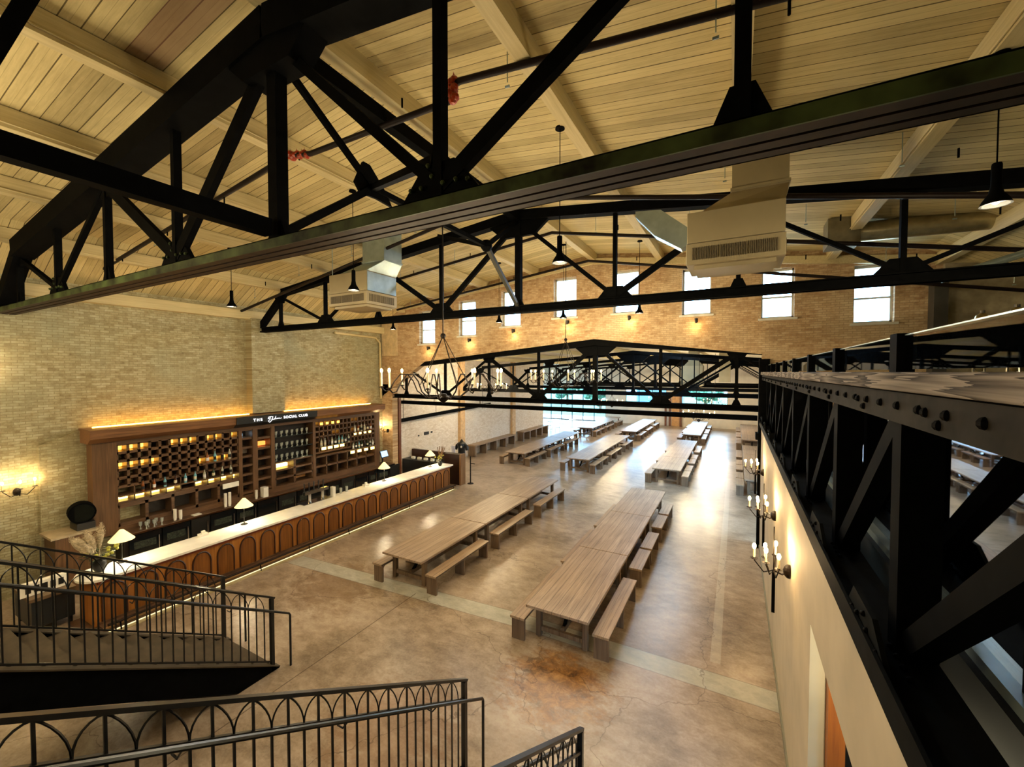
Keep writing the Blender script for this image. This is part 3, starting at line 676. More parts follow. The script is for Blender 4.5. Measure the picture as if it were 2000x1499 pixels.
# ------------------------------------------------------------------ tables and benches
def make_table(lab, L=3.24, W=1.32):
    t = thing('dining_table', (0,0,0), lab, 'table', 'long wooden dining tables')
    MB().box(-W/2, W/2, -L/2, L/2, .7, .755).build('tabletop', TABLE, t, bevel=.006)
    MB().box(-W/2+.1, W/2-.1, -L/2+.3, -L/2+.34, .6, .7).box(-W/2+.1, W/2-.1, L/2-.34, L/2-.3, .6, .7).build('apron', LEGW, t)
    for y in (-L/2+.32, L/2-.32):
        for x in (-W/2+.16, W/2-.16):
            MB().box(x-.055, x+.055, y-.055, y+.055, 0, .7).build('leg', LEGW, t, bevel=.006)
        MB().box(-W/2+.2, W/2-.2, y-.035, y+.035, .12, .21).build('cross_rail', LEGW, t)
    MB().box(-.04, .04, -L/2+.35, L/2-.35, .17, .26).build('stretcher', LEGW, t)
    for s in (-1, 1): MB().beam((0, s*(L/2-.4), .2), (0, s*(L/2-1.0), .68), .06, .06).build('brace', STEEL, t)
    return t
def make_bench(L, lab, W=.33):
    t = thing('bench', (0,0,0), lab, 'bench', 'wooden benches beside the long tables')
    MB().box(-W/2, W/2, -L/2, L/2, .44, .49).build('seat', BENCH, t, bevel=.006)
    ys = [-L/2+.07, L/2-.07] + ([0] if L > 2 else [])
    for y in ys: MB().box(-W/2+.02, W/2-.02, y-.03, y+.03, 0, .44).build('leg', LEGW, t, bevel=.004)
    MB().box(-.02, .02, -L/2+.1, L/2-.1, .34, .44).build('stretcher', LEGW, t)
    for y, s in ((-L/2+.1, 1), (L/2-.1, -1)): MB().prism([(y, .44), (y+s*.16, .44), (y+s*.05, .36), (y, .24)], 'x', -.1, .1).build('corner_brace', LEGW, t)
    return t
proto_t = {}; protos_b = {}
def place_table(x, y0, lab, L=3.24):
    if L not in proto_t: proto_t[L] = make_table(lab, L); proto_t[L].location = (x, y0+L/2, 0); return
    dup(proto_t[L], (x, y0+L/2, 0), 0, lab)
def place_bench(x, y0, y1, lab):
    L = round(y1-y0, 1); c = (x, (y0+y1)/2, 0)
    if L not in protos_b: protos_b[L] = make_bench(L, lab); protos_b[L].location = c
    else: dup(protos_b[L], c, 0, lab)
ROWN = {'C': 'right-hand near row', 'L': 'left-hand near row'}
pos3 = ['nearest', 'middle', 'farthest']
for i in range(3):
    place_table(-3.06, 7.48+3.27*i, '%s wooden table of the near row in the centre of the floor' % pos3[i])
for i in range(3):
    place_table(-7.5, 7.9+3.03*i, '%s wooden table of the near row beside the bar' % pos3[i], 3.0)
for i, (a, b) in enumerate(((7.59,10.1),(10.65,12.0),(12.08,13.4),(13.85,15.2),(15.3,16.65))):
    place_bench(-2.2, a, b, 'wooden bench right of the centre near row, %s from the camera' % ORD[i])
for i, (a, b) in enumerate(((7.4,9.9),(10.2,12.7),(13.1,15.6))):
    place_bench(-3.88, a, b, 'wooden bench left of the centre near row, %s from the camera' % ORD[i])
for i, (a, b) in enumerate(((7.9,10.4),(10.95,13.45),(14.1,16.6))):
    place_bench(-6.55, a, b, 'wooden bench right of the row beside the bar, %s from the camera' % ORD[i])
for i, (a, b) in enumerate(((7.75,10.25),(10.7,13.2),(13.6,16.1))):
    place_bench(-8.2, a, b, 'wooden bench left of the row beside the bar, %s from the camera' % ORD[i])
rows = [(-11.45,21.5,'left far-hall row'), (-7.6,21.6,'second far-hall row'), (-2.95,21.3,'third far-hall row'), (-11.3,34.0,'leftmost deep row near far wall'), (-7.6,33.6,'middle deep row near far wall'), (-2.95,34.0,'right deep row near far wall'), (1.05,20.9,'row hugging the right side of the far hall'), (1.05,33.2,'deep row at the right side of the far hall')]
for x, y, nm in rows:
    nt_ = 3 if y < 34 else 3
    for i in range(3): place_table(x, y+3.27*i, '%s wooden table of the %s' % (pos3[i], nm))
    sides = ((.84,'right'),(-.84,'left')) if x < 1 else ((-.84,'left'),)
    for sx, sn in sides:
        spans = [(0,1.3),(1.4,2.7),(3.3,4.6),(4.7,6.0),(6.9,9.4)] if sn == 'right' or x > 0 else [(-.1,2.4),(3.2,5.7),(6.5,9.0)]
        if x == -11.45 and sn == 'right': spans = [(0,2.5),(3.1,5.6),(6.0,8.5)]
        for i, (a, b) in enumerate(spans): place_bench(x+sx, y+a, y+b, 'bench %s of %s, %s' % (sn, nm, ORD[i]))
# long wall benches
def wallbench(y0, y1, label):
    t = thing('wall_bench', (-15.0, (y0+y1)/2, 0), label, 'bench', 'long benches against the far left wall')
    MB().box(-15.38, -14.75, y0, y1, .68, .75).build('seat', BENCH, t)
    n = 5
    for k in range(n): y = y0+.05+(y1-y0-.1)*k/(n-1); MB().box(-15.3, -14.8, y-.09, y+.09, 0, .68).build('leg', LEGW, t)
wallbench(22.4, 27.9, 'long wooden wall bench against pale far brick wall, nearer one')
wallbench(29.3, 34.2, 'long wooden wall bench against pale far brick wall, farther one')
# white cafe chairs
def chair(x, y, rz, lab):
    t = thing('cafe_chair', (x, y, 0), lab, 'chair', 'white chairs by the far glass')
    MB().box(x-.2, x+.2, y-.2, y+.2, .44, .47).build('seat', WHITEP, t)
    for a in (-.18,.18):
        for b in (-.18,.18): MB().tube([(x+a*1.15, y+b*1.15, 0), (x+a, y+b, .45)], .014, 6).build('leg', WHITEP, t)
    MB().tube([(x-.18, y+.19, .45), (x-.19, y+.24, .85), (x-.1, y+.25, .9), (x+.1, y+.25, .9), (x+.19, y+.24, .85), (x+.18, y+.19, .45)], .014, 6).build('backrest', WHITEP, t)
    t.rotation_euler = (0,0,rz); return t
for i, (x, y, r) in enumerate(((-14.3,35.2,.4),(-15.4,36.0,2.2),(-16.6,35.6,1.1),(-14.9,38.0,3.0),(-16.2,38.4,.2),(-17.5,37.4,2.0),(-13.6,40.0,.9),(-15.3,41.0,2.7))):
    chair(x, y, r, 'white metal cafe chair near far-left glass, %s from the camera' % ORD[i])
for i, (x, y) in enumerate(((-15.8,37.1),(-14.4,39.4))):
    t = thing('cafe_table', (x, y, 0), ['small white round table among white chairs, nearer one', 'small white round table among white chairs, farther one'][i], 'table', 'round white tables')
    MB().lathe([(.0001,0),(.35,0),(.35,.03),(.0001,.03)], (x, y, .72), 20).build('tabletop', WHITEP, t)
    MB().tube([(x, y, 0), (x, y, .72)], .03, 8).build('pole', WHITEP, t)
    MB().lathe([(.0001,0),(.22,0),(.2,.02),(.0001,.02)], (x, y, 0), 16).build('base', WHITEP, t)

# ------------------------------------------------------------------ bar counter
XF, XB = -11.85, -12.62
t = thing('bar_counter', (-12.2, 9.5, 0), 'long bar counter with white marble top and amber arched front', 'bar counter')
MB().box(XB+.05, XF, 3.4, 15.75, .1, 1.06).build('body', ARCHW, t)
poly = [(XB, 15.9), (XF+.1, 15.9), (XF+.1, 3.55)]
for k in range(1, 12):
    a = pi*k/12; poly.append(((XB+XF+.1)/2+(XF+.1-XB)/2*math.cos(a), 3.55-.34*math.sin(a)))
poly += [(XB, 3.55)]
MB().prism(poly, 'z', 1.06, 1.12).build('marble_top', MARB, t, bevel=.01)
MB().box(XF-.02, XF+.06, 3.45, 15.8, 1.0, 1.06).build('top_moulding', plain('red_brown_moulding', '#6e2c10', .35), t)
n = 22; pw = 12.3/n
for k in range(n):
    yc = 3.45 + pw*(k+.5); hw = pw*.36; arc = [(yc-hw, .16), (yc-hw, .66)]
    for j in range(0, 9):
        a = pi - pi*j/8; arc.append((yc+hw*math.cos(a), .68+.26*math.sin(a)))
    arc += [(yc+hw, .66), (yc+hw, .16)]
    MB().prism(arc, 'x', XF, XF+.012).build('arch_panel', ARCHI, t)
    MB().tube([(XF+.015, p[0], p[1]) for p in arc], .02, 6).build('arch_moulding', ARCHD, t)
MB().box(XF, XF+.3, 3.45, 15.75, 0.0, .13).box(XF, XF+.04, 3.45, 15.75, .13, .17).build('foot_ledge', WALN, t)
MB().box(XF+.27, XF+.315, 3.45, 15.75, .105, .135).build('ledge_nosing', wood('tan_nosing', '#8a6a42', '#b8935e', .4, 'y'), t)
MB().box(XF+.1, XF+.44, 3.45, 15.75, 0.0, .018).build('base_plate', wood('tan_base', '#9a8a60', '#c4b488', .4, 'y'), t)
f = MB().tube([(XF+.36, 3.5, .2), (XF+.36, 15.7, .2)], .028, 10).build('foot_rail', STEELB, t, smooth=True)
for k in range(9):
    y = 3.7+1.48*k; MB().beam((XF+.2, y, .12), (XF+.36, y, .19), .03, .03).tube([(XF+.36, y, .19), (XF+.4, y, .0)], .014, 6).build('rail_bracket', STEEL, f)
MB().box(XF+.3, XF+.315, 3.5, 15.7, .02, .035).build('light_strip', LEDS, t)
MB().prism([(XF+.3, 3.45), (XF+.3, 3.2), (XB, 3.2), (XB, 3.45)], 'z', 0, .09).build('end_plinth', WALN, t)

# table lamps on the bar
for i, (y, s) in enumerate(((4.05,'at the near end of the bar'),(6.75,'second from the near end of the bar'),(12.15,'third from the near end of the bar'),(15.0,'at the far end of the bar'))):
    x = -12.4; t = thing('bar_lamp', (x, y, 1.12), 'glowing cream cone lamp on black stem, '+s, 'lamp', 'cone lamps on the bar')
    MB().lathe([(.0001,0),(.09,0),(.09,.015),(.02,.025),(.0001,.03)], (x, y, 1.12), 16).build('base', BLACK, t)
    MB().tube([(x, y, 1.13), (x, y, 1.72)], .012, 8).build('pole', BLACK, t)
    MB().lathe([(.235,0),(.04,.23),(.035,.23),(.225,.0)], (x, y, 1.64), 24).build('lamp_shade', SHADE, t, smooth=True)
    point('lamp_light', (x, y, 1.6), (1,.84,.55), 22, t, .04)

# vases
def vase(x, y, label, kind):
    t = thing('flower_vase', (x, y, 1.12), label, 'vase', 'flower vases on the bar')
    s = 1.0 if kind else .8
    MB().lathe([(.0001,0),(.07*s,0),(.12*s,.1*s),(.12*s,.2*s),(.08*s,.28*s),(.09*s,.3*s),(.07*s,.3*s),(.0001,.22*s)], (x, y, 1.12), 16).build('vase_body', BLACK, t, smooth=True)
    rr = random.Random(3+kind)
    PL = plain('dried_pampas_plume', '#cdbfa2', .9, 0, .1, .2, 20); GR = plain('dark_foliage', '#33402a', .7, 0, .3, .3, 15); YG = plain('yellow_green_bloom', '#b5b552', .7, 0, .3, .3, 15)
    if kind:
        for (dx, dy, hh, w) in ((.0,.04,.78,.075),(-.03,-.2,.68,.11),(-.05,-.42,.62,.13),(.05,-.32,.46,.13)):
            mb = MB(); P0 = Vector((x, y, 1.4)); P1 = Vector((x+dx, y+dy, 1.4+hh)); 
            for k in range(14):
                u = .35+.65*k/13; c = P0.lerp(P1, u); c.z -= .12*(u-.3)**2; r_ = w*math.sin(pi*min(1,(u-.3)/.72))*.62+.012
                mb.ball(c, r_, 1.3, 8, 5)
                for q in range(10):
                    a = rr.uniform(0, 2*pi); mb.beam(c, c+Vector((math.cos(a)*r_*1.5, math.sin(a)*r_*1.5, .07)), .006, .006)
            mb.build('pampas_plume', PL, t); MB().tube([P0, P0.lerp(P1,.5)], .006, 5).build('stem', PL, t)
    else:
        for k in range(7):
            a = rr.uniform(0, 2*pi); r_ = rr.uniform(.1,.3); MB().tube([(x, y, 1.35), (x+r_*.5*math.cos(a), y+r_*.5*math.sin(a), 1.7), (x+r_*math.cos(a), y+r_*math.sin(a), 2.0)], .006, 5, .02).build('dried_reed', plain('dried_reed', '#8b6a4a', .9), t)
    mb = MB()
    for k in range(60 if kind else 30):
        a = rr.uniform(0, 2*pi); e = rr.uniform(-.3, 1); r_ = rr.uniform(.1, .3)*s; c = Vector((x+r_*math.cos(a), y+r_*math.sin(a), 1.42+e*.18*s)); d_ = Vector((math.cos(a), math.sin(a), rr.uniform(-.5,.6))).normalized(); sd = d_.cross(Vector((0,0,1))).normalized()*.025
        mb.add([c-d_*.07, c+sd, c+d_*.08, c-sd, c+Vector((0,0,.012))], [(0,1,4),(1,2,4),(2,3,4),(3,0,4)])
    o = mb.build('foliage', GR, t); o['kind'] = 'stuff'
    mb = MB()
    for k in range(14):
        a = rr.uniform(-1.2, 1.6) if kind else rr.uniform(0, 2*pi); r_ = rr.uniform(.12, .34)*s; mb.ball((x+r_*math.cos(a), y+r_*math.sin(a), 1.48+rr.uniform(0,.16)), .03+.02*rr.random(), .8, 7, 4)
    o = mb.build('blooms', YG, t); o['kind'] = 'stuff'
vase(-12.25, 3.62, 'dark vase with pale pampas plumes at near end of bar', 1)
vase(-12.1, 15.35, 'small dark vase with dried reeds at far end of bar', 0)

# beer taps
t = thing('beer_tap_tower', (-12.5, 9.1, 1.12), 'chrome beer tap tower with black handles standing on the bar', 'beer tap')
MB().box(-12.56, -12.44, 8.7, 9.6, 1.42, 1.52).tube([(-12.5, 8.9, 1.12), (-12.5, 8.9, 1.45)], .05, 12).tube([(-12.5, 9.4, 1.12), (-12.5, 9.4, 1.45)], .05, 12).build('tower', CHROME, t)
for k in range(5):
    y = 8.78+.18*k; MB().tube([(-12.56, y, 1.47), (-12.66, y, 1.45), (-12.67, y, 1.38)], .012, 6).build('spout', CHROME, t)
    MB().tube([(-12.6, y, 1.49), (-12.6, y, 1.58), (-12.6, y, 1.78)], .014, 8, .024).build('tap_handle', BLACK, t)
MB().box(-12.75, -12.35, 8.6, 9.7, 1.12, 1.135).build('drip_tray', CHROME, t)
o = MB().box(-12.56, -12.4, 9.75, 9.85, 1.12, 1.45).build('menu_block', WHITEP); tag(o, 'white upright block on the bar right of the taps', 'menu holder')
for i, y in enumerate((10.15, 10.4)):
    o = MB().lathe([(.0001,0),(.04,0),(.05,.2),(.045,.2),(.035,.01),(.0001,.01)], (-12.5, y, 1.12), 12).build('pint_glass', TUMB, smooth=True); tag(o, ['clear pint glass on the bar beside white block', 'clear pint glass on the bar, right one of pair'][i], 'glass', 'pint glasses on the bar')
for i, y in enumerate((5.75, 11.3)):
    t_ = thing('bar_caddy', (-12.5, y, 1.12), ['small white caddy on the bar between first two lamps', 'small white caddy on the bar near third lamp'][i], 'caddy', 'white caddies on the bar')
    MB().box(-12.58, -12.42, y-.1, y+.1, 1.12, 1.18).build('tray', WHITEP, t_); MB().box(-12.53, -12.47, y-.04, y+.04, 1.18, 1.25).build('napkins', WHITEP, t_)

# ------------------------------------------------------------------ back bar
CF = -14.92 # cabinet face
t = thing('back_bar_cabinet', (-15.1, 9.3, 1.0), 'tall walnut back bar cabinet with pigeonholes and lit crown', 'cabinet')
BA, BZ = 4.32, 14.35
MB().box(-15.39, -15.33, BA, BZ, 1.05, 3.9).build('back_panel', plain('very_dark_wood', '#170d08', .5), t)
MB().prism([(-15.36, 3.62), (-14.78, 3.62), (-14.6, 3.75), (-14.58, 3.98), (-14.95, 4.0), (-15.36, 4.0)], 'y', BA-.12, BZ+.05).build('crown', wood('crown_wood', '#4b2f1c', '#8a6240', .4, 'y'), t)
MB().box(-15.2, -15.18, BA+.1, 8.5, 4.005, 4.02).box(-15.2, -15.18, 9.8, BZ-.3, 4.005, 4.02).build('crown_light_strip', LED, t)
MB().box(-15.36, CF, BA, BA+.5, 1.05, 3.62).build('side_pilaster', WALNZ, t)
MB().box(-15.36, CF, BZ-.28, BZ, 1.05, 3.62).build('side_pilaster', WALNZ, t)
MB().box(-15.36, CF, BA+.5, BZ-.28, 3.5, 3.62).box(-15.36, CF, BA+.5, BZ-.28, 1.05, 1.22).build('rail', WALN, t)
def grid(y0, y1, z0, z1, ny, nz, fw, fh, name='pigeonhole_frame'):
    mb = MB(); dy = (y1-y0)/ny; dz = (z1-z0)/nz
    for i in range(ny+1): mb.box(-15.34, CF-.01, y0+dy*i-dy*fw/2, y0+dy*i+dy*fw/2, z0, z1)
    for j in range(nz+1): mb.box(-15.34, CF-.01, y0, y1, z0+dz*j-dz*fh/2, z0+dz*j+dz*fh/2)
    mb.build(name, WALN, t)
    return dy, dz
def glow(y, z, w, h, m=NICHE, nm='lit_niche'):
    MB().box(-15.32, -15.2, y-w/2, y+w/2, z-h/2, z+h/2).build(nm, m, t)
# section one: small holes
dy, dz = grid(4.82, 7.98, 2.32, 3.5, 13, 5, .27, .32)
for i, j in ((0,4),(1,4),(2,4),(5,4),(6,4),(7,4),(0,2),(1,2),(2,2),(3,2),(9,4),(10,4),(8,1),(9,1),(10,1),(11,1),(12,4)):
    glow(4.82+dy*(i+.5), 2.32+dz*(j+.5), dy*.6, dz*.5)
MB().box(-15.34, CF+.1, 4.82, 7.98, 2.06, 2.1).box(-15.34, CF+.02, 4.82, 7.98, 1.82, 1.86).box(-15.34, CF+.1, 6.85, 7.8, 2.56, 2.6).build('ledge', WALN, t)
for k in range(9):
    y = 5.0+.37*k; MB().box(-15.34, CF-.01, y-.2, y-.17, 1.86, 2.32).build('divider', WALN, t)
    if k != 4: glow(y, 1.97, .24, .1, TAGG, 'lit_label_panel')
grid(4.82, 7.98, 1.22, 1.82, 5, 1, .12, .3, 'lower_frame')
# sections two and three
for a, b in ((7.98,8.1),(8.45,8.62),(9.1,9.24),(10.8,10.92)): MB().box(-15.36, CF+.01, a, b, 1.2, 3.5).build('stile', WALNZ, t)
grid(8.1, 8.45, 1.3, 3.5, 1, 7, .05, .25, 'column_shelves'); grid(8.62, 9.1, 1.3, 3.5, 1, 6, .05, .22, 'column_shelves')
glow(8.2, 3.3, .12, .1, emit('blue_white_screen', '#bfe6ff', 1.5), 'small_screen'); glow(8.86, 2.9, .4, .14, emit('orange_lit_shelf', '#ff8a3c', 1.0), 'lit_niche'); glow(8.28, 2.72, .26, .16, plain('grey_card', '#8a8074', .6), 'card')
# section four: open glass shelves
MB().box(-15.34, CF, 9.24, 10.8, 3.05, 3.08).box(-15.34, CF, 9.24, 10.8, 2.6, 2.63).box(-15.34, CF, 9.24, 10.8, 2.16, 2.19).build('glass_shelf', plain('dark_glass_shelf', '#2b302e', .15, .3), t)
grid(9.24, 10.8, 1.22, 2.14, 2, 3, .12, .22, 'lower_frame')
glow(9.66, 1.95, .5, .12, TAGG, 'lit_label_panel'); glow(10.4, 1.42, .5, .2, plain('amber_wood_inlay', '#a5702e', .5), 'inlay')
# section five
dy, dz = grid(10.92, 14.05, 2.2, 3.5, 16, 6, .24, .3)
for i, j in ((0,5),(1,5),(2,5),(3,5),(9,5),(10,5),(4,3),(5,3),(9,3)): glow(10.92+dy*(i+.5), 2.2+dz*(j+.5), dy*.62, dz*.5)
MB().box(-15.34, CF+.1, 10.92, 14.05, 2.06, 2.1).build('ledge', WALN, t)
def tagbox(y, z, w=.2, h=.11, m=TAGG): MB().box(CF, CF+.025, y-w/2, y+w/2, z-h/2, z+h/2).build('lit_label_panel', m, t)
MB().box(-15.34, CF+.1, 11.05, 12.6, 2.42, 2.45).box(-15.34, CF+.1, 12.7, 14.05, 2.8, 2.83).build('ledge', WALN, t)
for k in range(4): tagbox(11.3+.3*k, 2.35); tagbox(12.75+.38*k, 1.95); tagbox(12.9+.28*k, 2.74, .12, .08)
for k in range(4): tagbox(11.2+.27*k, 3.38, .11, .09, NICHE)
grid(10.92, 14.05, 1.22, 2.04, 6, 2, .1, .2, 'lower_frame')
# sign on the crown
sg = thing('bar_sign', (-14.6, 9.15, 3.64), 'dark sign board with white club lettering above the back bar', 'sign')
a = Vector((-14.77, 0, 3.63)); 
MB().prism([(-14.775, 3.62), (-14.57, 3.745), (-14.545, 3.965), (-14.575, 3.985)], 'y', 7.75, 10.75).build('board', plain('charcoal_sign', '#1d2226', .4), sg)
def text(body, y, z, size, parent, m, sp=1.0, x=-14.538):
    cu = bpy.data.curves.new('lettering', 'FONT'); cu.body = body; cu.size = size; cu.extrude = .004; cu.space_character = sp; cu.offset = .003
    ob = bpy.data.objects.new('lettering', cu); COL.objects.link(ob); bpy.context.view_layer.update()
    me = bpy.data.meshes.new_from_object(ob.evaluated_get(bpy.context.evaluated_depsgraph_get())); bpy.data.objects.remove(ob)
    o = bpy.data.objects.new('lettering', me); COL.objects.link(o); me.materials.clear(); me.materials.append(m)
    o.parent = parent; o.location = Vector((x, y, z)) - wloc(parent); o.rotation_euler = (pi/2 - .1, 0, pi/2)
    return o
LET = emit('white_sign_letter', '#ffffff', .9)
text('THE', 8.28, 3.80, .13, sg, LET, 1.5); text('SOCIAL CLUB', 9.36, 3.80, .13, sg, LET, 1.25)
mb = MB(); strokes = [[(0,.6),(.1,.95),(.28,1.0),(.3,.8),(.12,.62),(.3,.55),(.1,.3),(.05,.05),(.2,-.15),(.42,.2),(.55,.75),(.6,1.05),(.52,.6),(.56,.35),(.7,.4),(.78,.62),(.68,.4),(.85,.42),(.98,1.05),(.9,.45),(1.05,.42),(1.1,.62),(1.18,.42),(1.26,.6),(1.34,.42),(1.42,.6),(1.5,.42),(1.7,.55)], [(.1,.98),(.4,1.08),(.55,.95)]]
for s_ in strokes: mb.tube([(-14.536, 8.78+u*.29, 3.74+v*.17) for u, v in s_], .009, 5)
mb.build('script_logo', LET, sg)
# back counter
t = thing('back_counter', (-15.0, 9.9, 0), 'dark back counter with fridges under the pigeonhole cabinet', 'counter')
MB().box(-15.38, -14.6, 4.8, 15.0, 1.0, 1.05).build('worktop', WALN, t)
MB().box(-14.605, -14.585, 4.85, 15.0, .985, 1.035).build('edge_strip', CHROME, t)
MB().box(-15.38, -14.72, 4.85, 15.0, 0, 1.0).build('carcass', plain('near_black_wood', '#15100c', .5), t)
FG = plain('dark_fridge_glass', '#10161a', .08, 0, .8); FI = plain('fridge_stock', '#30372e', .5, 0, .4, .6, 25)
y = 4.95; k = 0
while y < 14.8:
    w = (.72, .68, .5, .74, .66)[k % 5]
    d = MB().box(-14.72, -14.66, y, y+w, .1, .95).build('fridge_door', BLACK if k % 4 == 2 else FG, t)
    MB().tube([(-14.64, y+w-.06, .35), (-14.64, y+w-.06, .8)], .012, 6).build('handle', CHROME, d)
    if k % 3 != 2: MB().box(-14.659, -14.655, y+.1, y+w-.12, .25, .42).box(-14.659, -14.655, y+.1, y+w-.12, .55, .75).build('bottles_behind_glass', FI, d)
    y += w+.04; k += 1
t = thing('end_counter', (-15.0, 3.9, 0), 'dark wooden counter with pale top at the back bar\'s left end', 'counter')
MB().box(-15.27, -14.5, 3.5, 4.25, 0, 1.42).build('body', WALNZ, t); MB().box(-15.28, -14.44, 3.42, 4.28, 1.42, 1.47).build('worktop', plain('pale_stone_top', '#a8997c', .4), t)
t = thing('round_speaker', (-14.85, 4.1, 1.47), 'round black drum-shaped speaker standing on the pale end counter', 'speaker')
MB().tube([(-15.0, 4.1, 1.88), (-14.7, 4.05, 1.88)], .26, 24).build('housing', STEEL, t, smooth=True); MB().box(-15.1, -14.6, 3.92, 4.26, 1.47, 1.64).build('base_box', BLACK, t)
MB().tube([(-14.71, 4.05, 1.88), (-14.68, 4.04, 1.88)], .22, 24).build('front_mesh', plain('speaker_mesh', '#0e110e', .7, 0, .1), t)

# bottles
BM = [plain('bottle_clear', '#b6b8a6', .1, 0, .7), plain('bottle_brown', '#3c1f0d', .12, 0, .7), plain('bottle_green', '#1e3318', .12, 0, .7), plain('bottle_amber', '#8a4a12', .12, 0, .7), plain('bottle_blue', '#6fb0c4', .12, 0, .7)]
LB = [plain('label_cream', '#d9cfb0', .6), plain('label_white', '#e6e6e6', .6), plain('label_black', '#111111', .6), plain('label_red', '#8c2a1c', .6)]
def bottle(m, lb, s=1.0):
    t = thing('liquor_bottle', (0,0,0), '', 'bottle', 'liquor bottles on the back bar')
    MB().lathe([(.0001,0),(.036*s,0),(.038*s,.01),(.038*s,.17*s),(.03*s,.2*s),(.013*s,.23*s),(.013*s,.29*s),(.0001,.29*s)], (0,0,0), 12).build('glass_body', m, t, smooth=True)
    MB().lathe([(.039*s,.05*s),(.039*s,.14*s)], (0,0,0), 12).build('paper_label', lb, t)
    MB().tube([(0,0,.285*s),(0,0,.31*s)], .015*s, 8).build('cap', BLACK, t)
    return t
kinds = ['clear','brown','green','amber','pale blue']; bp_ = {}
def put_bottle(y, z, km, kl, s, lab):
    key = (km, kl, s)
    if key not in bp_: o = bottle(BM[km], LB[kl], s); bp_[key] = o; o.location = (-14.865, y, z); o['label'] = lab
    else: dup(bp_[key], (-14.865, y, z), 0, lab)
spots = []
for k in range(10): spots.append((5.35+.26*k, 2.1, 'on the left ledge below the pigeonholes'))
for k in range(4): spots.append((7.0+.22*k, 2.6, 'in the upper left pigeonholes'))
for k in range(9): spots.append((11.15+.17*k, 2.45, 'on ledge right of the glass shelves'))
for k in range(8): spots.append((12.75+.16*k, 2.1, 'on the rightmost ledge'))
for k in range(6): spots.append((12.85+.18*k, 2.83, 'in the upper right pigeonholes'))
cnt = {}
for y, z, w in spots:
    km = RND.randrange(5); kl = RND.randrange(3); s = 1.15 if z > 2.3 else 1.0
    c = cnt.get(w, 0); cnt[w] = c+1
    z2 = z
    put_bottle(y, z2 + (.0), km, kl, s, '%s glass bottle %s, %s from left' % (kinds[km], w, ORD[c]))
# glasses on shelves
g0 = MB().lathe([(.0001,0),(.035,0),(.012,.012),(.01,.07),(.038,.11),(.042,.2),(.038,.2),(.03,.11),(.0001,.09)], (0,0,0), 10).build('stemmed_glass', TUMB, smooth=True)
tag(g0, '', 'glass', 'stemmed glasses on the open shelves')
first = True
for z, nm in ((3.08,'top'),(2.63,'middle'),(2.19,'bottom')):
    for k in range(14):
        lab = 'stemmed glass on the %s open shelf of the back bar' % nm
        o = g0 if first else g0.copy()
        if not first: COL.objects.link(o)
        first = False; o.location = (-15.0 - .12*(k % 2), 9.33+.105*k, z); o['label'] = '%s stemmed glass from the left on %s open glass shelf' % (ORD[k], nm); o['group'] = 'stemmed glasses on %s shelf' % nm
# cups and small items on the back counter
def cups(y, x, n, h, lab):
    t = thing('paper_cup_stack', (x, y, 1.05), lab, 'cup stack', 'stacks of white paper cups')
    mb = MB()
    for k in range(n): mb.lathe([(.032,0),(.042,.1),(.045,.1),(.035,0)], (x, y, 1.05+k*h), 12)
    mb.build('cups', WHITEP, t); return t
cups(6.05, -14.75, 9, .03, 'short stack of white paper cups on back counter, leftmost'); cups(6.18, -14.72, 7, .03, 'shorter white cup stack just right of the leftmost stack')
cups(7.45, -14.75, 12, .032, 'tall stack of white cups on back counter, left of pair'); cups(7.58, -14.75, 12, .032, 'tall stack of white cups on back counter, right of pair')
cups(8.45, -14.75, 8, .03, 'white cup stack on back counter behind second lamp')
tag(MB().box(-14.85, -14.65, 8.65, 8.82, 1.05, 1.4).build('paper_dispenser', WHITEP), 'white upright dispenser box behind the second bar lamp', 'dispenser')
tag(MB().box(-14.85, -14.65, 6.5, 6.72, 1.05, 1.065).build('napkin_stack', WHITEP), 'flat white napkins lying on the back counter', 'napkins')
t = thing('pendant_menu_rack', (-14.9, 7.75, 1.8), 'white slatted card rack hanging on back bar', 'rack'); MB().box(-14.91, -14.88, 7.45, 7.95, 1.62, 1.78).build('cards', WHITEP, t)
mb = MB()
for i in range(6):
    o = g0.copy(); COL.objects.link(o); o.location = (-14.8+.12*(i%2), 5.25+.09*i, 1.05); o['label'] = 'stemmed glass upright on back counter near left end, %s from left' % ORD[i]; o['group'] = 'glasses at left end of back counter'
t = thing('register_screen', (-14.7, 14.3, 1.05), 'tilted register screen glowing blue at right end of back bar', 'screen')
MB().tube([(-14.7, 14.3, 1.05), (-14.7, 14.3, 1.45)], .03, 8).build('stand', BLACK, t); MB().beam((-14.62, 14.1, 1.62), (-14.62, 14.55, 1.62), .04, .34, (-.4,0,1)).build('housing', BLACK, t)
MB().beam((-14.592, 14.13, 1.632), (-14.592, 14.52, 1.632), .006, .27, (-.4,0,1)).build('display', emit('blue_screen', '#8fb8e8', 1.2), t)

# grey service cart and ice bin beside the bar's near end
t = thing('service_station', (-13.3, 3.05, 0), 'dark blue-grey service station with white slotted top left of bar', 'service station')
MB().box(-13.9, -12.78, 2.72, 3.36, .15, .72).build('cabinet', plain('dark_slate_panel', '#20262c', .4), t)
MB().box(-13.92, -12.74, 2.68, 3.38, .72, .79).build('worktop', plain('brown_board', '#6a5640', .5), t)
MB().box(-13.1, -12.95, 2.6, 3.3, .8, 1.06).build('slotted_panel', WHITEP, t)
for k in range(5): MB().box(-12.95, -12.945, 2.68+.12*k, 2.76+.12*k, .86, 1.0).build('slot', BLACK, t)
for x in (-13.85, -12.85):
    for y in (2.8, 3.3): MB().box(x-.03, x+.03, y-.03, y+.03, 0, .15).build('leg', BLACK, t)

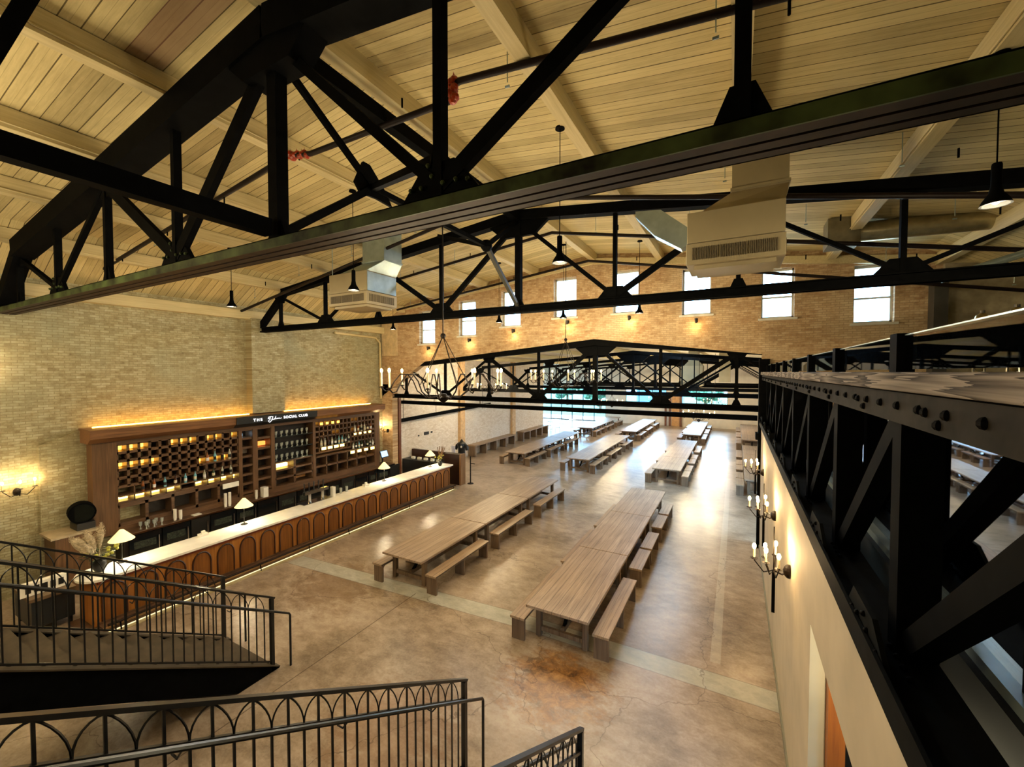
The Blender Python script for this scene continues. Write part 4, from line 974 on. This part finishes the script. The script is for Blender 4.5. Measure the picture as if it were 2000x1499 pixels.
# area past the far end of the bar
t = thing('server_booth', (-14.1, 16.9, 0), 'dark low booth counter beyond the bar with small white cards', 'counter')
MB().box(-15.38, -12.8, 17.1, 17.25, 0, 1.35).build('back_panel', plain('dark_walnut_panel', '#3a1f12', .4), t); MB().box(-15.38, -12.8, 16.35, 17.1, 0, .95).build('counter_body', BLACK, t)
for k in range(5):
    o = MB().box(-15.0+.42*k, -14.8+.42*k, 16.6, 16.72, .95, 1.06).build('menu_card', WHITEP); tag(o, 'small white card on dark booth counter, %s from left' % ORD[k], 'card', 'white cards on booth counter')
t = thing('host_stand', (-12.2, 16.6, 0), 'dark brown host stand at the far end of the bar', 'host stand')
MB().box(-12.66, -11.75, 16.4, 16.75, 0, 1.48).build('cabinet', plain('dark_walnut_stand', '#2a140c', .35), t); MB().box(-11.75, -11.66, 16.38, 16.77, 0, 1.5).build('side_panel', wood('stand_side_wood', '#6b4a30', '#9a7650', .4, 'z'), t)
t = thing('rope_post', (-11.45, 16.9, 0), 'slim reddish stanchion post right of the host stand', 'stanchion')
MB().tube([(-11.45, 16.9, 0), (-11.45, 16.9, 1.35)], .03, 8).build('pole', PIPE, t); MB().lathe([(.0001,0),(.16,0),(.14,.03),(.0001,.05)], (-11.45, 16.9, 0), 14).build('base', PIPE, t); MB().tube([(-11.45,16.9,1.0),(-11.2,16.9,1.0)], .02, 6).build('hook', PIPE, t)
t = thing('shirt_mannequin', (-12.75, 18, 0), 'black T-shirt with round white logo on a torso form', 'mannequin')
MB().lathe([(.0001,1.12),(.2,1.14),(.19,1.3),(.2,1.5),(.24,1.66),(.22,1.74),(.09,1.82),(.06,1.9),(.0001,1.96)], (-12.75, 18, 0), 20).build('torso', BLACK, t, smooth=True)
for s in (-1, 1): MB().tube([(-12.75+s*.16, 18, 1.7), (-12.75+s*.3, 18, 1.6), (-12.75+s*.36, 17.98, 1.38)], .085, 12, .075).build('sleeve', BLACK, t, smooth=True)
MB().tube([(-12.62, 17.785, 1.58), (-12.62, 17.77, 1.58)], .06, 16).build('round_logo', WHITEP, t)
MB().tube([(-12.75, 18, 0), (-12.75, 18, 1.14)], .025, 8).lathe([(.0001,0),(.2,0),(.18,.02),(.0001,.03)], (-12.75,18,0), 16).build('stand', BLACK, t)
o = MB().box(-13.12, -12.92, 17.6, 17.66, 1.1, 1.62).box(-13.06, -12.98, 17.58, 17.68, 0, 1.1).build('folded_shirt_board', plain('pale_lilac_cloth', '#c9cbe0', .8)); tag(o, 'pale lilac shirt hanging on display left of the black torso', 'shirt')
t = thing('hanging_rail_frame', (-8, 16.3, 3.9), 'long black horizontal header bar just behind the lower truss', 'steel bar')
MB().box(-15.3, .65, 16.2, 16.4, 3.85, 4.02).build('header', STEEL, t)
for x in (-15.2, -13.2, -10.5): MB().tube([(x, 16.3, 4.0), (x, 16.3, 4.3)], .015, 6).build('hanger_rod', STEEL, t)
t = thing('wall_track', (-15.25, 20, 3.1), 'black track beam along the far left wall on thin rods', 'steel bar')
MB().beam((-15.25, 15.9, 2.98), (-15.25, 25, 3.25), .12, .18).build('beam', STEEL, t)
for y in (16.3, 19.0, 21.3, 24): MB().tube([(-15.25, y, 3.0), (-15.25, y, 3.95 if y < 17 else 4.4)], .012, 6).build('hanger_rod', STEEL, t)
t = thing('wall_sign', (-15.38, 18.4, 2.0), 'small dark wall plates on the pale far brick wall', 'wall plate')
MB().box(-15.4, -15.37, 18.1, 18.5, 1.95, 2.12).build('plate', BLACK, t); MB().box(-15.4, -15.37, 17.6, 17.7, 1.95, 2.02).build('plate', BLACK, t); MB().box(-15.4, -15.37, 18.7, 18.82, 2.0, 2.1).build('plate', BLACK, t)
for i, x in enumerate((-6.3, -5.9, -4.85)):
    tag(MB().box(x-.09, x+.09, 44.6, 44.8, 0, 3.2).build('timber_post', plain('red_brown_post', '#6a4028', .6)), 'red-brown post before the far wall between windows, %s from left' % ORD[i], 'post', 'posts by the far wall')
tag(MB().box(-5.75, -5.0, 44.85, 45, 0, 3.5).build('curtain_panel', plain('tan_curtain', '#c79b6b', .8)), 'tan panel on the far wall between the brown posts', 'panel')

# outdoor trees
LEAF = plain('green_leaf', '#3f6650', .8, 0, .2, .4, 3); BARK = plain('bark', '#4a3a2a', .9)  # foliage is one mottled green
for i, (x, y, r) in enumerate(((-3.5,60,2.0),(2.8,68,2.2),(-17,58,2.0),(-25,66,2.4))):
    t = thing('garden_tree', (x, y, 0), ['leafy green tree outside the right far window, left one', 'leafy green tree outside the right far window, right one', 'leafy tree outside the wide left glass doors, right one', 'leafy tree outside the wide left glass doors, left one'][i], 'tree', 'trees outside')
    MB().tube([(x, y, -.05), (x, y, 2.4)], .2, 8).build('trunk', BARK, t)
    mb = MB(); rr = random.Random(i)
    for k in range(40): mb.ball((x+rr.gauss(0,.45)*r, y+rr.gauss(0,.4)*r, 3.0+rr.gauss(0,.4)*r*.7), r*.3, .8, 8, 5)
    mb.build('crown', LEAF, t)
tag(MB().box(-14, -7.5, 68, 74, -.05, 4.6).prism([(-14.4,4.6),(-7.1,4.6),(-10.7,6.2)], 'y', 67.8, 74.2).build('blue_shed', plain('blue_siding', '#4d8fc4', .7)), 'blue building seen outside through the middle far window', 'building')

# ------------------------------------------------------------------ stairs and railings
SL = .6148; YN = 4.5
ztop = lambda y: 1.37 + SL*(YN - y)
def railing(x, label, hx=None, yend=-1.9):
    t = thing('stair_railing', (x, YN, 0), label, 'stair railing', 'black arched stair railings')
    MB().box(x-.03, x+.03, YN-.03, YN+.03, 0.0, 1.35).build('newel_post', RAILM, t)
    MB().beam((x, YN+.05, ztop(YN+.05)), (x, yend, ztop(yend)), .055, .03).build('top_rail', RAILM, t)
    MB().beam((x, YN, ztop(YN)-.27), (x, yend, ztop(yend)-.27), .03, .03).build('middle_rail', RAILM, t)
    MB().beam((x, YN, ztop(YN)-1.2), (x, yend, ztop(yend)-1.2), .03, .025).build('bottom_rail', RAILM, t)
    y = YN - .137; k = 0
    while y > yend+.1:
        zt_ = ztop(y); main = False
        hw = .022 if main else .008
        MB().box(x-hw, x+hw, y-hw, y+hw, zt_-1.2 if not main else zt_-1.3, zt_-(.02 if k % 2 == 1 or main else .27)).build('post' if main else 'baluster', RAILM, t)
        if k % 2 == 1:
            for s in (-1, 1):
                P = []
                for j in range(7):
                    u = j/6; yy = y + s*.137*math.sin(u*pi/2)**1.1; P.append((x, yy, ztop(yy)-.02-.25*u**1.55))
                MB().tube(P, .007, 5).build('arch', RAILM, t)
        y -= .137; k += 1
    if hx is not None:
        zh_ = lambda y: 1.0 + SL*(YN+.24-y)
        h = MB().tube([(hx, YN+.25, .0), (hx, YN+.25, .96), (hx, YN+.23, 1.0), (hx, YN-.3, zh_(YN-.3)), (hx, yend, zh_(yend))], .02, 8).build('handrail', RAILM, t, smooth=True)
        for k in range(5):
            y = YN-.75-1.25*k; z = zh_(y); MB().tube([(x, y, z-.1), ((x+hx)/2, y, z-.1), (hx, y, z-.01)], .008, 5).build('bracket', RAILM, h)
    return t
railing(-7.44, 'black arched stair railing on right side of the left staircase', -7.28)
railing(-9.06, 'black arched stair railing on far left side of left staircase', -8.75)
railing(-3.16, 'black arched stair railing nearest the bottom centre of picture', -3.02)
railing(-1.53, 'short visible black stair railing at bottom edge right of centre', -1.66)
TREAD = plain('dusty_tread', '#4d4334', .7, 0, .3, .15, 5)
def stairs(x0, x1, label):
    t = thing('staircase', ((x0+x1)/2, YN, 0), label, 'staircase', 'steel staircases')
    n = 22; r_ = .1705; g = r_/SL
    zn = lambda y: ztop(y) - 1.32
    for k in range(n):
        z = r_*(k+1); y = YN - .05 - g*k
        MB().box(x0+.05, x1-.05, y-g, y+.02, z-.04, z).build('tread', TREAD, t)
        MB().box(x0+.05, x1-.05, y-g, y-g+.01, z, z+r_-.04).build('riser', STEEL, t)
    for x in (x0, x1):
        ya, yb = YN+.12, YN-.05-g*n
        MB().prism([(ya, 0), (ya, max(.02, zn(ya)+.06)), (yb, zn(yb)+.06), (yb, zn(yb)-.48), (YN-.6, 0)], 'x', x-.03, x+.03).build('stringer', STEEL, t)
        MB().beam((x, ya-.02, zn(ya)+.07), (x, yb, zn(yb)+.07), .14, .02).build('stringer_flange', TREAD, t)
    return t
stairs(-9.06, -7.44, 'black steel staircase on the left, descending toward the hall'); stairs(-3.16, -1.53, 'black steel staircase at bottom centre, mostly below the picture')
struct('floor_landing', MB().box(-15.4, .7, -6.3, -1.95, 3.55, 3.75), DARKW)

# small flood lamps under the high windows
for i, (a, b, c, d) in enumerate(WIN[:6]):
    x = a+.6 if i != 5 else a+.45; z = c-.2; t = thing('wall_spotlight', (x, 14.9, z-.12), 'small black spotlight below the high windows, %s from the left' % ORD[i], 'spotlight', 'small spotlights under the high windows')
    MB().box(x-.04, x+.04, 14.95, 15, z-.06, z+.06).build('mount', BLACK, t); MB().tube([(x, 14.96, z), (x, 14.86, z-.03)], .02, 6).tube([(x, 14.86, z+.06), (x, 14.86, z-.1)], .05, 10, .035).build('head', BLACK, t)
    point('spot_lamp', (x, 14.8, z-.2), (1,.62,.25), 3.5, t, .03)

# ------------------------------------------------------------------ world, camera
W = bpy.data.worlds.new('sky'); S.world = W; W.use_nodes = True; nt = W.node_tree; nt.nodes.clear()
bg = nt.nodes.new('ShaderNodeBackground'); ow = nt.nodes.new('ShaderNodeOutputWorld'); nt.links.new(bg.outputs[0], ow.inputs[0])
tc = nt.nodes.new('ShaderNodeTexCoord'); sx = nt.nodes.new('ShaderNodeSeparateXYZ'); nt.links.new(tc.outputs['Generated'], sx.inputs[0])
cr = nt.nodes.new('ShaderNodeValToRGB'); nt.links.new(sx.outputs[2], cr.inputs[0])
cr.color_ramp.elements[0].position = 0.0; cr.color_ramp.elements[0].color = (.24,.6,1,1); cr.color_ramp.elements[1].position = .35; cr.color_ramp.elements[1].color = (.5,.76,1,1)
nt.links.new(cr.outputs[0], bg.inputs[0]); bg.inputs[1].default_value = 9
def portal(x, y, z, w, h, rot):
    l = bpy.data.lights.new('daylight_portal', 'AREA'); l.shape = 'RECTANGLE'; l.size = w; l.size_y = h; l.cycles.is_portal = True
    o = bpy.data.objects.new('daylight_portal', l); o.location = (x, y, z); o.rotation_euler = rot; COL.objects.link(o)
for a, b, c, d in WIN: portal((a+b)/2, 15.4, (c+d)/2, b-a, d-c, (-pi/2, 0, 0))
for a, b, c, d in FW: portal((a+b)/2, 45.35, (c+d)/2, b-a, d-c, (-pi/2, 0, 0))
portal(-23.9, 39.8, 2.1, 10, 4.2, (0, -pi/2, 0))
for y0, y1 in ((17.5, 21), (24.5, 28)): portal(-3.1, (y0+y1)/2, 7.45, 1.6, y1-y0, (0, 0, 0))

cam = bpy.data.cameras.new('camera'); co = bpy.data.objects.new('camera', cam); COL.objects.link(co)
cam.sensor_width = 36; cam.lens = 811*36/2000; cam.clip_start = .05; cam.clip_end = 300
co.location = (0, 0, 5.5); co.rotation_euler = (pi/2 - math.atan(22.5/811), 0, math.radians(28.37))
S.camera = co
S.view_settings.view_transform = 'Standard'; S.view_settings.look = 'None'; S.view_settings.gamma = 1; S.view_settings.use_curve_mapping = False
S.view_settings.exposure = 1.45
c = S.cycles; c.use_denoising = True; c.max_bounces = 7; c.diffuse_bounces = 4; c.glossy_bounces = 3; c.use_adaptive_sampling = True; c.adaptive_threshold = .04; c.adaptive_min_samples = 16; c.transparent_max_bounces = 12; c.sample_clamp_indirect = 6; c.caustics_reflective = False; c.caustics_refractive = False
c.use_light_tree = True
